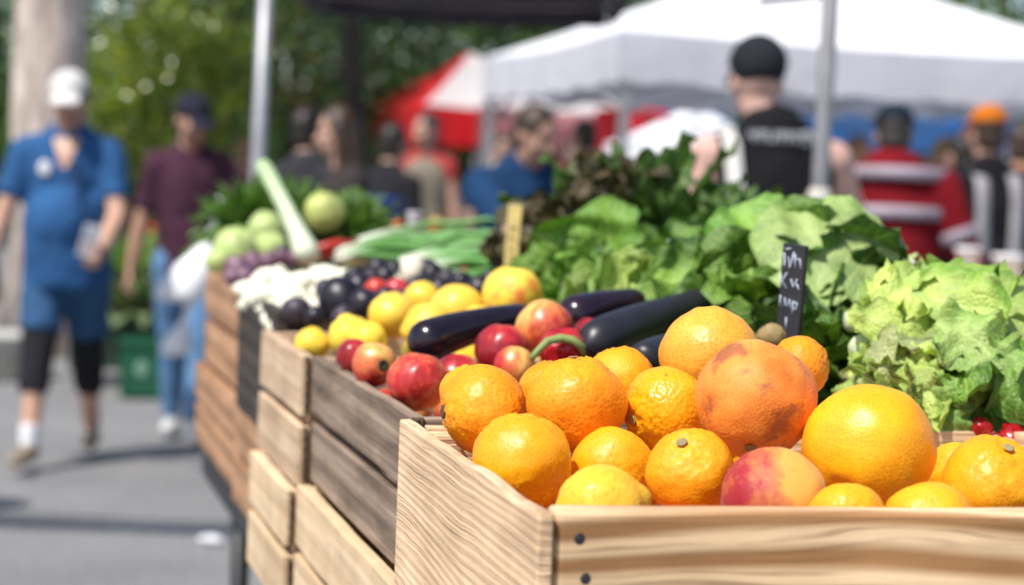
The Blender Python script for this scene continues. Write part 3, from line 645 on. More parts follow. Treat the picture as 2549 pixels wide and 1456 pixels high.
# pale lettuces beside the oranges
head('lettuce','pale green lettuce whose broad top leaf droops over the others beside the oranges','lettuce',P(2150,800,2.06),(.85,.05,-.02),18,.18,.052,.8,LIGHT_I,LIGHT_O,3,(.6,1.6),.014,nu=14,nv=26,brown=.5)
head('lettuce','yellowish lettuce with pale ribs and browned leaf edges low beside the deep orange','lettuce',P(2160,880,2.0),(.45,-.35,-.35),20,.14,.036,1.05,LIGHT_I,(.30,.46,.07),4,(.6,1.9),.013,nu=14,nv=22,brown=.9)
head('lettuce','green lettuce with dark crinkled leaves hanging over the red chillies','lettuce',P(2380,880,2.03),(.25,-.5,-.45),22,.14,.042,1.15,MID_I,MID_O,5,(.8,2.0),.014,nu=14,nv=22,brown=.5)
head('lettuce','lettuce at the picture edge above the red chillies, leaves in shade','lettuce',P(2560,900,2.08),(.1,-.45,-.3),18,.15,.055,1.1,MID_I,MID_O,6,(.6,1.8),.012,nu=12,nv=20)
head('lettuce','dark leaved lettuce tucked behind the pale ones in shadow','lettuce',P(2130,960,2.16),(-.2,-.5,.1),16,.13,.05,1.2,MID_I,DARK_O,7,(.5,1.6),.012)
# a few single loose leaves that make the heap's outline
def single(label,base,dirv,side,L,W,curl,seed,cin,cout,ruf=.01,brown=0,shape='lettuce',cup=0):
    mb=MB(); leaf(mb,(0,0,0),dirv,side,L,W,curl,ruf,seed,cin,cout,shape,18,30,cup,4.5,brown)
    o=mb.build('lettuce_leaf',LEAF,loc=base); tag(o,label,'leaf'); return o
single('largest pale lettuce leaf spread flat over the top of the heap',P(2260,735,2.02),(.98,.0,.12),(.1,.75,.6),.19,.070,.9,11,(.56,.70,.22),(.30,.53,.08),.0045)
single('curled pale rib of lettuce standing upright in front of the yellowish lettuce',P(2160,1000,1.95),(.22,.1,1),(.7,-.6,0),.080,.017,.6,12,(.78,.80,.46),(.55,.64,.24),.004,.4)
single('greyish lettuce leaf with a brown rolled edge across the middle of the heap',P(2240,850,1.97),(1,-.05,.12),(0,.8,.6),.125,.026,.7,13,(.48,.54,.28),(.34,.44,.17),.006,1.0)
single('small crinkled green leaf hanging above the wooden crate edge',P(2330,935,1.94),(.1,-.35,-1),(1,0,.2),.075,.030,.2,14,(.34,.52,.12),(.19,.36,.06),.008)
single('ruffled yellow green leaf crowning the heap on its near side',P(2170,750,2.02),(.75,-.1,.42),(.2,1,.4),.075,.036,1.5,15,LIGHT_I,(.46,.60,.12),.013)
single('broad yellow green leaf lying below the ruffled crowning leaf',P(2110,790,1.99),(.95,-.15,.1),(0,.6,.8),.10,.032,.9,16,LIGHT_I,(.40,.54,.12),.010,.5)
single('mid green leaf folded down over the brown edged one',P(2330,800,1.97),(.75,-.45,-.1),(.3,.6,.7),.10,.040,1.2,17,(.44,.58,.2),(.22,.42,.08),.010,.3)
# red chillies on the crate edge
CH=mplain('red_chilli_skin',(.40,.006,.012),.25,40,.5)
for u,v,r,d,lab in [(2440,1068,34,1.93,'crumpled red chilli hanging under the dark lettuce'),(2520,1085,40,1.93,'red chilli lying flat at the picture edge'),(2480,1100,26,1.90,'small dark red chilli between the other two')]:
    fruit('chilli',u,v,r,d,'pepper',CH,lab,'chilli',(rnd.uniform(-1,1),.2,.3),None,'stalk',None,4,(1,.7,.9))
# big heap of lettuces in the middle
head('cabbage','big light green head with a broad flat leaf and white base behind the black tag','cabbage',P(2240,670,2.42),(-.85,-.1,-.06),18,.18,.075,.85,(.62,.70,.36),(.35,.52,.16),21,(.6,1.4),.010,nu=12,nv=20,stemc=(.8,.8,.66))
single('huge smooth light green leaf raised over the heap behind the black tag',P(2235,630,2.31),(-.88,-.25,.22),(.1,.72,.62),.175,.085,.75,22,(.54,.68,.28),(.38,.58,.16),.006)
single('broad green leaf bending over in front of the pole foot',P(2060,615,2.45),(-.85,-.3,.32),(.2,.7,.6),.16,.07,1.0,23,(.34,.55,.12),(.12,.33,.03),.010)
single('broad mid green leaf draped over the light lettuce above the eggplants',P(1860,730,2.40),(-.75,-.5,.25),(.3,.7,.5),.15,.07,1.3,24,(.45,.64,.16),(.2,.42,.05),.010)
heap=[('fresh green lettuce behind the vendor pole foot',1940,720,2.62,(-.3,-.3,.4),.12,.06,MID_I,MID_O),
('bright green lettuce beside the broad leaved head',1800,765,2.5,(-.4,-.5,.3),.13,.06,(.45,.60,.2),(.17,.36,.05)),
('light lettuce right above the dull eggplant',1690,790,2.48,(-.3,-.45,.3),.13,.06,LIGHT_I,(.27,.46,.09)),
('curly green lettuce above the yellow apple',1500,785,2.72,(-.3,-.5,.3),.14,.055,MID_I,(.14,.34,.04)),
('green lettuce between the curly one and the chard',1640,765,2.75,(.1,-.4,.5),.13,.06,MID_I,DARK_O),
('frilly lettuce at the near edge by the wooden stake',1430,785,2.75,(-.5,-.5,.2),.11,.045,(.42,.58,.18),(.16,.38,.05)),
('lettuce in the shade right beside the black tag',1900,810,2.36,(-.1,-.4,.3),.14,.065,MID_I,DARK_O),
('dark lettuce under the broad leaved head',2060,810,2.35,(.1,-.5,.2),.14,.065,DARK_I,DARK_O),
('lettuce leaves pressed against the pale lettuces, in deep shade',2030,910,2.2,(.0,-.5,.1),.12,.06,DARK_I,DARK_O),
('low lettuce above the stem end of the eggplant',1560,790,2.55,(-.4,-.4,.1),.10,.045,(.45,.58,.22),(.22,.42,.08))]
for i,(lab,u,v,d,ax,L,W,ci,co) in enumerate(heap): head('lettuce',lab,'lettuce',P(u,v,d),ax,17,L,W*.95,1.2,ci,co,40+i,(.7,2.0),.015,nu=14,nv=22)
# chard, herbs and red lettuces standing behind
for i,(lab,u,v,d,h) in enumerate([('tallest bunch of dark green chard behind the lettuces',1615,610,3.25,.27),('dark chard bunch leaning toward the red lettuce',1580,640,3.15,.24),('dark leafy chard bunch in front of the vendor arm',1680,610,3.1,.17),('low bunch of dark chard right behind the big lettuces',1810,640,2.95,.08)]):
    head('chard',lab,'chard',P(u,v,d)-V((0,0,.05)),(rnd.uniform(-.15,.15),-.1,1),46,h*.95,.026,.80,(.11,.21,.05),(.022,.09,.013),60+i,(.4,1.7),.016,'stalk',DARKLEAF,None,6,12,stemc=(.4,.5,.25))
for i,(lab,u,v,d,ax,h) in enumerate([('tall dark red lettuce leaning on the chard',1490,610,3.15,(-.05,-.1,1),.165),('brownish red lettuce in front of the man in navy',1420,650,3.05,(-.2,-.3,.8),.13),('red brown lettuce by the wooden stake',1370,690,3.0,(-.2,-.4,.7),.12),('dark maroon lettuce low between stake and green lettuces',1450,690,2.98,(0,-.5,.5),.12)]):
    head('red_lettuce',lab,'lettuce',P(u,v,d),ax,22,h,.038,1.0,(.13,.075,.045),RED_O,80+i,(.5,2),.016,'lettuce',DARKLEAF)
# leafy bunches at the far end
for i,(lab,u,v,d,h) in enumerate([('bushy dark parsley bunch behind the outer kohlrabi',630,560,4.2,.17),('parsley bunch partly behind the leek',720,570,4.25,.17),('leafy bunch right of the yellowish cabbage',880,590,4.2,.15),('small dark leafy bunch below the long haired woman',840,580,4.35,.16)]):
    head('parsley',lab,'parsley',P(u,v,d)-V((0,0,.02)),(0,-.1,1),110,h*.85,.013,1.15,(.16,.3,.06),(.04,.13,.02),100+i,(.4,1.6),.006,'stalk',DARKLEAF,None,4,8,False)
# leek
mb=MB(); a0,a1=P(772,648,3.62),P(652,408,3.72)
pts=[a0.lerp(a1,x)+V((0,0,.006*math.sin(3*x))) for x in np.linspace(0,1,12)]
o0=pts[0]; tube(mb,[p-o0 for p in pts],[.020,.024,.021,.018,.0165,.016,.0155,.015,.015,.0155,.016,.012],14,[lerp3((.75,.80,.60),(.42,.60,.28),x) for x in np.linspace(0,1,12)])
lk=mb.build('shaft',mattr('leek_skin',.45),None); le=empty('leek',o0,0,'thick pale green leek leaning up out of the far crate','leek'); lk.parent=le
mb=MB(); t=(a0-a1).normalized()
for i in range(14):
    d=(t+V((rnd.uniform(-.6,.6),rnd.uniform(-.6,.6),rnd.uniform(-.6,.2)))).normalized(); tube(mb,[t*.0,d*.02,d*.035+V((0,0,-.006))],[.0016,.001,.0005],5,(.7,.66,.5))
mb.build('roots',mattr('leek_skin'),le)
# spring onions: bunches lying across, white ends to the aisle
def onions(label,p0,p1,n,seed,spread=.035):
    rs=random.Random(seed); p0=V(p0);p1=V(p1); o=empty('spring_onion_bunch',p0,0,label,'spring onions'); mb=MB()
    d=(p1-p0); t,n1,n2=frame(d)
    for i in range(n):
        a=rs.uniform(0,6.28); r0=spread*math.sqrt(rs.random())*.6; off=n1*r0*math.cos(a)*.7+n2*r0*math.sin(a); e=d*rs.uniform(.85,1.08)+off*rs.uniform(1.2,2.6)+V((0,0,rs.uniform(-.03,.01)))
        pts=[off.lerp(off*.4+e,0)] ; pts=[off*(1-x)+ (off*.35)*(x) + e*x + V((0,0,.02*math.sin(math.pi*x)*rs.uniform(.4,1))) for x in np.linspace(0,1,9)]
        g=rs.uniform(.8,1.2); tube(mb,pts,[.0065,.0075,.006,.0055,.0055,.006,.006,.005,.002],7,[lerp3((.82,.82,.68),(.12*g,.30*g,.07*g),min(1,max(0,(x-.06)*4.2))) for x in np.linspace(0,1,9)])
    mb.build('stalks',mattr('onion_leaf',.45),o)
    mb=MB(); c=d*.33; rr=spread*.62; lathe(mb,[(rr,-.006),(rr*1.04,0),(rr,.006)],18,c,None,t.to_track_quat('Z','Y').to_matrix()); mb.build('rubber_band',mplain('red_band',(.5,.05,.04),.5),o)
onions('spring onion bunch lying highest behind the wooden stake',P(900,612,3.75),P(1290,600,3.7),26,1)
onions('spring onion bunch with fat white ends beside the peppers',P(960,640,3.6),P(1300,625,3.55),26,2)
onions('spring onion bunch lying just behind the dark plums',P(1000,668,3.3),P(1330,665,3.25),26,3)
onions('spring onion bunch between the plums and the frilly lettuce',P(1060,690,3.15),P(1370,715,3.05),22,4)
onions('short spring onion bunch ending in pale tips at the white bulbs',P(850,640,3.6),P(1130,655,3.5),22,5)
for i,(u0,v0,u1,v1) in enumerate([(720,640,880,615),(735,648,870,632),(760,628,910,606)]):
    mb=MB(); p0,p1=P(u0,v0,3.78),P(u1,v1,3.82); tube(mb,[V((0,0,0)),(p1-p0)*.5+V((0,0,.008)),p1-p0],[.008,.009,.004],8); ch=mb.build('red_chilli',mplain('long_red_chilli',(.5,.035,.02),.35,20,.3),loc=p0); tag(ch,['long red chilli pepper nearest the leek root','lowest long red chilli behind the white bulbs','upper long red chilli beside the spring onions'][i],'chilli')

# ------------------------------------------------------------------ price tags
st=empty('price_stake',P(1270,690,2.9),math.radians(4),'yellowish wooden price stake standing among the spring onions','price tag')
board('stake',(.20,.005,.020),(0,0,.006),mplain('yellow_stake_wood',(.78,.60,.22),.7,30,.2),st,0,bev=.001,warp=.0006).rotation_euler=(0,math.radians(-88),0)
mb=MB()
for z,wd in((.072,.010),(.058,.006),(.04,.008),(.03,.010)): boxm(mb,(rnd.uniform(-.003,.003),-.0032,z),(wd,.0008,.0022))
mb.build('writing',mplain('faint_pencil',(.28,.22,.12),.8),st,smooth=False)
bt=empty('price_tag',P(1962,838,2.06),math.radians(-38),'narrow black chalkboard price tag with white scribbles in the lettuces','price tag')
bt.rotation_euler=(0,math.radians(3),math.radians(-48))
board('slate',(.100,.006,.030),(0,0,.046),mplain('black_slate',(.028,.027,.032),.55,30,.35),bt,0,bev=.001,warp=.0006).rotation_euler=(0,math.radians(-90),0)
mb=MB()
def chalk(pts,w=.0008):
    tube(mb,[V((x,-.0036,z)) for x,z in pts],w,5)
chalk([(-.012,.086),(-.010,.072),(-.006,.082),(-.003,.071),(.001,.088)]); chalk([(.003,.086),(.004,.072)]); chalk([(.003,.080),(.009,.082),(.012,.072)]); chalk([(-.011,.090),(-.004,.091)])
chalk([(-.014,.064),(-.013,.050)]); chalk([(-.006,.066),(-.012,.057),(-.005,.050)]); chalk([(.0,.060),(.004,.052),(.008,.061)]); chalk([(.008,.056),(.012,.05)])
chalk([(-.012,.042),(-.012,.030)]); chalk([(-.008,.030),(-.006,.040),(-.003,.031),(.0,.039),(.002,.030)]); chalk([(.005,.038),(.006,.024)]); chalk([(.005,.037),(.011,.036),(.010,.030),(.006,.030)])
chalk([(-.002,.020),(-.001,.008)])
mb.build('chalk_writing',mplain('white_chalk',(.50,.56,.68),.9),bt)
gt=empty('plant_label',P(1640,745,2.45),math.radians(20),'small pale grey plastic label stuck in the light lettuce','label')
board('blade',(.09,.0015,.012),(0,0,.03),mplain('grey_plastic',(.5,.53,.6),.4),gt,0,bev=.0004,warp=.0003).rotation_euler=(0,math.radians(-70),0)

# ------------------------------------------------------------------ people
VS=bpy.data.scenes.new('workshop')
def vox(mb,name,mat,parent,voxel,smooth=2,namp=0.0,nsc=9.0,paint=None,seed=0):
    """fuse overlapping closed pieces into one continuous skin"""
    me=bpy.data.meshes.new('tmp'); me.from_pydata(mb.v,[],mb.f); o=bpy.data.objects.new('tmp',me); VS.collection.objects.link(o)
    m=o.modifiers.new('r','REMESH'); m.mode='VOXEL'; m.voxel_size=voxel
    if smooth: s=o.modifiers.new('s','SMOOTH'); s.factor=.5; s.iterations=smooth
    VS.view_layers[0].update(); dg=VS.view_layers[0].depsgraph; ev=o.evaluated_get(dg); r=bpy.data.meshes.new_from_object(ev)
    bpy.data.objects.remove(o); bpy.data.meshes.remove(me); r.name=name
    nv=len(r.vertices)
    if namp:
        for v in r.vertices:
            q=v.co*nsc+V((seed,0,0)); k=noise.noise(V((q.x,q.y,q.z*.55)))+.5*noise.noise(q*2.3); v.co+=v.normal*(namp*k)
    at=r.color_attributes.new('col','FLOAT_COLOR','POINT')
    a=np.ones((nv,4),dtype=np.float32); a[:,:3]=(.5,.5,.5)
    if paint:
        for i,v in enumerate(r.vertices): a[i,:3]=paint(v.co)
    at.data.foreach_set('color',a.ravel())
    r.polygons.foreach_set('use_smooth',[True]*len(r.polygons)); r.materials.clear(); r.materials.append(mat)
    ob=bpy.data.objects.new(name,r); COL.objects.link(ob); ob.parent=parent; return ob
def ik(a,b,l1,l2,hint):
    a=V(a);b=V(b);d=b-a; L=min(d.length,(l1+l2)*.999); d.normalize(); b=a+d*L
    x=(l1*l1-l2*l2+L*L)/(2*L); h=math.sqrt(max(0,l1*l1-x*x)); hn=V(hint); hn=(hn-d*hn.dot(d)).normalized(); return a+d*x+hn*h,b
def person(label,loc,rotz,H=1.75,build=1.0,belly=0.0,lean=0.0,head_yaw=0.0,head_pitch=0.0,handL=None,handR=None,footL=(.10,-.02),footR=(-.10,.05),
           skin=(.55,.32,.22),shirt=(.1,.1,.1),sleeve=.55,shirt_len=.0,pants=(.05,.06,.1),pants_len=1.0,shoes=(.05,.05,.05),hair=(.03,.02,.015),hairlen='short',
           cap=None,group=None,seed=0,leggings=None,voxel=.0105,socks=None,curl=.5,elbL=(.4,.6,-.3),elbR=(-.4,.6,-.3),sex='m',capback=False,capdeep=False,headx=0):
    """local frame: faces -y, stands on z 0; +x is the person's left"""
    k=H/1.75; o=empty('person',loc,rotz,label,'person',group); rs=random.Random(seed)
    pel=V((0,0,.96*k)); ln=V((0,-math.sin(lean),math.cos(lean)))
    wst=pel+ln*.15*k; che=pel+ln*.36*k+V((0,-.01,0)); nb=pel+ln*.535*k; sw=.172*k*build
    sL=pel+ln*.462*k+V((sw,0,0)); sR=pel+ln*.462*k+V((-sw,0,0))
    hl=(ln+V((0,-.25-.5*math.sin(head_pitch),0))).normalized(); hc=nb+hl*.165*k+V((headx,0,0))
    HM=Matrix.Rotation(head_yaw,3,'Z')@Matrix.Rotation(head_pitch,3,'X')
    def hp(x,y,z): return hc+HM@V((x*k,y*k,z*k))
    hipL,hipR=pel+V((.088*k,0,-.04*k)),pel+V((-.088*k,0,-.04*k))
    ankL=V((footL[0],footL[1],.085*k+(footL[2] if len(footL)>2 else 0))); ankR=V((footR[0],footR[1],.085*k+(footR[2] if len(footR)>2 else 0)))
    knL,ankL=ik(hipL,ankL,.43*k,.42*k,(.1,-1,0)); knR,ankR=ik(hipR,ankR,.43*k,.42*k,(-.1,-1,0))
    hL=V(handL) if handL else V((.27*k*build,-.03,.80*k)); hR=V(handR) if handR else V((-.27*k*build,-.03,.80*k))
    elL,hL=ik(sL,hL,.30*k,.265*k,elbL); elR,hR=ik(sR,hR,.30*k,.265*k,elbR)
    X=V((1,0,0)); B=build
    mb=MB()
    rcone(mb,pel,.145*k*B,wst,.135*k*B,16,X,.72); rcone(mb,wst,.135*k*B,che,.16*k*B,16,X,.66); rcone(mb,che,.155*k*B,nb-ln*.06*k,.12*k*B,16,X,.62)
    rcone(mb,sL,.058*k*B,nb-ln*.05*k,.070*k*B,14); rcone(mb,sR,.058*k*B,nb-ln*.05*k,.070*k*B,14); rcone(mb,nb-ln*.04*k,.068*k,hc-hl*.03*k,.056*k)
    if belly: ellips(mb,wst+V((0,-.05*k,.02)),.15*k*B,.11*k+belly,.17*k)
    # head
    ellips(mb,hp(0,.012,.03),.076*k,.096*k,.098*k,HM); ellips(mb,hp(0,-.018,-.045),.060*k,.068*k,.072*k,HM); ellips(mb,hp(0,-.052,-.088),.03*k,.026*k,.024*k,HM)
    rcone(mb,hp(0,-.078,.012),.010*k,hp(0,-.104,-.028),.016*k,10)
    ellips(mb,hp(0,-.073,.030),.052*k,.018*k,.012*k,HM)
    ellips(mb,hp(0,-.083,-.058),.024*k,.010*k,.009*k,HM)
    for s in(-1,1): ellips(mb,hp(s*.077,.012,-.008),.010*k,.018*k,.030*k,HM); ellips(mb,hp(s*.04,-.06,-.015),.026*k,.022*k,.022*k,HM)
    for sh,el,ha,sgn in((sL,elL,hL,1),(sR,elR,hR,-1)):
        rcone(mb,sh,.056*k*B,el,.041*k*B); rcone(mb,el,.042*k*B,el.lerp(ha,.35),.040*k*B); rcone(mb,el.lerp(ha,.3),.040*k*B,ha,.027*k)
        t=(ha-el).normalized(); pn=V((-sgn,0,0)); pn=(pn-t*pn.dot(t)); pn=(pn if pn.length>.05 else V((0,-1,0))).normalized(); sd=t.cross(pn)
        if sd.y>0: sd=-sd                                  # towards the thumb
        pc=ha+t*.045*k; rcone(mb,ha+t*.01,.028*k,ha+t*.075*k,.040*k,12,sd,.42)
        for fi,(off,fl) in enumerate(((.030,.070),(.010,.080),(-.010,.074),(-.029,.058))):
            b0=ha+t*.078*k+sd*off*k; c=curl+.07*fi; d=t; q=b0; rr=.0092*k
            for sgm,(fr,) in enumerate(((.45,),(.32,),(.23,))):
                d=(d*math.cos(c)+pn*math.sin(c)).normalized(); q2=q+d*fl*fr*k; rcone(mb,q,rr,q2,rr*.88,8); q=q2; rr*=.88
        b0=ha+t*.022*k+sd*.026*k; d=(t*.6+sd*.75+pn*.25).normalized(); q=b0+d*.042*k; rcone(mb,b0,.014*k,q,.011*k,8); d=(t*.85+sd*.25+pn*.45).normalized(); rcone(mb,q,.011*k,q+d*.032*k,.009*k,8)
    for hi,kn,an,sgn in((hipL,knL,ankL,1),(hipR,knR,ankR,-1)):
        rcone(mb,hi,.085*k*B,kn,.056*k*B); rcone(mb,kn,.055*k*B,an,.038*k); ellips(mb,kn.lerp(an,.32)+V((0,.018*k,0)),.05*k,.05*k,.11*k)
        toe=V((an.x+sgn*.025,an.y-.17*k,an.z-.055*k)); rcone(mb,an-V((0,-.03,.045*k)),.036*k,toe,.030*k,12,X,.8); rcone(mb,an,.038*k,an-V((0,0,.04*k)),.036*k)
    HMi=HM.inverted()
    def paint(co):
        q=HMi@(co-hc)/k; c=skin
        if abs(q.z)<.14 and q.y<-.03:
            if abs(q.x)<.024 and abs(q.z+.058)<.008: c=(skin[0]*.75,skin[1]*.45,skin[2]*.45)
            elif abs(abs(q.x)-.032)<.013 and abs(q.z-.008)<.006: c=(.06,.045,.04)
            elif abs(abs(q.x)-.033)<.018 and abs(q.z-.030)<.006: c=hair
            elif sex=='m' and q.z<-.03 and q.y<.0: c=tuple(a*.72 for a in skin)
        return c
    vox(mb,'body',mattr('skin',.5,0,.4,.1,150),o,voxel,2,0,1,paint)
    # shirt
    def cl(nm,c,f,mat=None,vx=None,na=.010,sm=3):
        m2=MB(); f(m2); return vox(m2,nm,mat or mcloth('cloth_%s_%.3f_%.3f_%.3f'%((nm,)+tuple(c)),c),o,vx or voxel*1.6,sm,na,11,None,seed*3.1+len(nm))
    def fshirt(m):
        lo=pel-ln*(.06+shirt_len)*k
        rcone(m,lo,.168*k*B+belly*.5,wst,.158*k*B+belly*.4,18,X,.76,True); rcone(m,wst,.156*k*B,che,.178*k*B,18,X,.68); rcone(m,che,.174*k*B,nb-ln*.05*k,.13*k*B,18,X,.66)
        ba=.72 if sleeve<=0 else 1.0; mc_=(sL+sR)/2; s1,s2_=mc_.lerp(sL,ba),mc_.lerp(sR,ba); rcone(m,s1,.070*k*B,nb-ln*.05*k,.084*k*B,16); rcone(m,s2_,.070*k*B,nb-ln*.05*k,.084*k*B,16); rcone(m,s1-ln*.03*k,.070*k*B,s2_-ln*.03*k,.070*k*B,16); rcone(m,nb-ln*.07*k,.105*k,nb+ln*.012*k,.072*k,16,X,.9,False,True)
        if belly: ellips(m,wst+V((0,-.05*k,0)),.165*k*B,.125*k+belly,.19*k); rcone(m,wst-V((0,.03,0)),.17*k*B+belly*.3,lo-V((0,.02,0)),.165*k*B+belly*.4,18,X,.85,False,True)
        for sh,el,ha in((sL,elL,hL),(sR,elR,hR)):
            if sleeve<=0: continue
            if sleeve<=1: rcone(m,sh,.070*k*B,sh.lerp(el,sleeve),.064*k*B,14,None,1,False,True)
            else: rcone(m,sh,.074*k*B,el,.060*k*B); rcone(m,el,.060*k*B,el.lerp(ha,sleeve-1),.048*k*B,14,None,1,False,True)
    cl('shirt',shirt,fshirt)
    def fpants(m):
        rcone(m,pel+V((0,0,.06*k)),.150*k*B+belly*.3,pel-V((0,0,.05*k)),.162*k*B,18,X,.78,True)
        for hi,kn,an in((hipL,knL,ankL),(hipR,knR,ankR)):
            if pants_len<=.5: rcone(m,hi,.102*k*B,hi.lerp(kn,pants_len*2),.085*k*B,16,None,1,False,True)
            else: rcone(m,hi,.100*k*B,kn,.072*k*B,16); rcone(m,kn,.072*k*B,kn.lerp(an,(pants_len-.5)*2*.98),.056*k*B,16,None,1,False,True)
    cl('trousers' if pants_len>.6 else 'shorts',pants,fpants)
    if leggings:
        def fl_(m):
            for hi,kn,an in((hipL,knL,ankL),(hipR,knR,ankR)): rcone(m,hi.lerp(kn,.5),.080*k*B,kn,.070*k*B,16); rcone(m,kn,.070*k*B,kn.lerp(an,.45),.066*k*B,16,None,1,False,True)
        cl('leggings',leggings,fl_)
    for an,sgn in((ankL,1),(ankR,-1)):
        m2=MB(); toe=V((an.x+sgn*.025,an.y-.185*k,.040*k+an.z-.085*k)); hb=V((an.x,an.y+.045*k,an.z-.045*k))
        rcone(m2,hb,.043*k,toe,.040*k,14,X,.9); rcone(m2,hb+V((0,-.02,.01)),.044*k,an-V((0,0,.005)),.044*k,14)
        vox(m2,'shoe',mplain('shoe_%.2f_%.2f_%.2f'%tuple(shoes if sgn>0 or len(shoes)<4 else shoes[:3]),shoes[:3],.6,20,.2),o,voxel*1.1,2)
        if socks:
            m2=MB(); rcone(m2,an,.045*k,an+V((0,.01,.09*k)),.046*k,14,None,1,False,True); vox(m2,'sock',mcloth('sock_white',socks),o,voxel*1.2,2)
    # hair / cap
    hm=mplain('hair_%.3f_%.3f'%(hair[0],hair[2]),hair,.5,90,.5)
    m2=MB()
    if hairlen!='none':
        ellips(m2,hp(0,.022,.042),.083*k,.098*k,.100*k,HM,16,12); ellips(m2,hp(0,.045,-.02),.074*k,.062*k,.075*k,HM)
        if hairlen=='long':
            b0=hp(0,.06,.0); e0=V((b0.x,b0.y+.05,b0.z-.42*k)); rcone(m2,b0,.085*k,b0.lerp(e0,.5),.092*k,14,X,.6); rcone(m2,b0.lerp(e0,.5),.092*k,e0,.05*k,14,X,.5)
            for s in(-1,1): rcone(m2,hp(s*.066,.0,.03),.030*k,hp(s*.085,.0,-.22),.032*k,10)
        vox(m2,'hair',hm,o,voxel*1.1,1,.004,40,None,seed)
    if cap:
        cm=mcloth('cap_%.2f_%.2f_%.2f'%tuple(cap),cap); m2=MB(); ellips(m2,hp(0,.018,.052),.093*k,.110*k,.098*k,HM,18,12,None,-.18)
        if capdeep: ellips(m2,hp(0,.028,.040),.088*k,.098*k,.070*k,HM)
        s=1 if capback else -1
        for a in(-1,-.75,-.5,-.25,0,.25,.5,.75,1): rcone(m2,hp(a*.052,s*.075,.042-.006*abs(a)),.015*k,hp(a*.058,s*(.165-.040*a*a),.028-.012*abs(a)),.012*k,8,None)
        co=vox(m2,'cap',cm,o,voxel,2)
    o['label']=label
    return o,dict(hL=hL,hR=hR,sL=sL,sR=sR,che=che,wst=wst,nb=nb,pel=pel,k=k,elL=elL,elR=elR,ln=ln,hp=hp)

# the man in blue walking up the aisle
m1,j=person('heavy man in blue polo and white cap walking up the aisle, shorts over black leggings',G(172,8.9),math.radians(4),1.71,1.10,.05,.02,0,.20,
    handL=(.20,-.34,.98),handR=(-.36,-.14,.80),footL=(.09,.26,.04),footR=(-.10,-.28),skin=(.58,.34,.24),shirt=(.028,.10,.25),sleeve=.75,shirt_len=.09,pants=(.035,.095,.20),pants_len=.40,
    leggings=(.018,.018,.022),shoes=(.30,.24,.17),socks=(.75,.75,.78),hair=(.05,.035,.025),cap=(.72,.70,.68),seed=1)
shm=[o for o in m1.children if o.name.startswith('shirt')][0]; mb=MB(); vs=[];nb_=j['nb']
for r in range(7):
    z=nb_.z-.005-.022*r; w_=.058*(1-r/7.0)+.004
    for q in range(7):
        x=-w_+2*w_*q/6; ok,h,_n,_i=shm.ray_cast(V((x,-1,z)),V((0,1,0))); vs.append(V((x,(h.y if ok else -.1)-.003,z)))
mb.add(vs,[(r*7+q,r*7+q+1,r*7+q+8,r*7+q+7) for r in range(6) for q in range(6)],(.58,.34,.24)); mb.build('open_collar',mattr('skin'),m1)
mb=MB(); ellips(mb,j['che']+V((-.085,-.128,.03)),.028,.006,.034); mb.build('badge',mplain('pale_badge',(.72,.70,.72),.5),m1)
mb=MB(); q=j['nb']; tube(mb,[q+V((.06,-.07,-.02)),q+V((.045,-.135,-.12)),q+V((.07,-.16,-.25)),q+V((.10,-.165,-.36))],.006,8); mb.build('strap',mplain('navy_strap',(.015,.02,.05),.7),m1)
mw=m1.matrix_basis if False else Matrix.LocRotScale(m1.location,m1.rotation_euler,m1.scale)
def held(name,label,cat,pt,size,mat,rot):
    bm=bmesh.new(); bmesh.ops.create_cube(bm,size=1); bmesh.ops.scale(bm,vec=size,verts=bm.verts); bmesh.ops.bevel(bm,geom=bm.edges[:],offset=min(size)*.3,segments=3,affect='EDGES')
    me=bpy.data.meshes.new(name); bm.to_mesh(me); bm.free(); me.materials.append(mat); o=bpy.data.objects.new(name,me); COL.objects.link(o); o.location=pt; o.rotation_euler=rot; return tag(o,label,cat)
held('phone','white phone held against the belly of the man in blue','phone',mw@(j['hL']+V((-.045,-.06,.035))),(.075,.012,.15),mplain('white_plastic',(.8,.8,.85),.3),(.4,.2,.3))
held('wallet','small red wallet in the lowered hand of the man in blue','wallet',mw@(j['hR']+V((.035,-.06,-.07))),(.02,.10,.075),mplain('red_leather',(.45,.02,.05),.5),(.2,.1,.2))

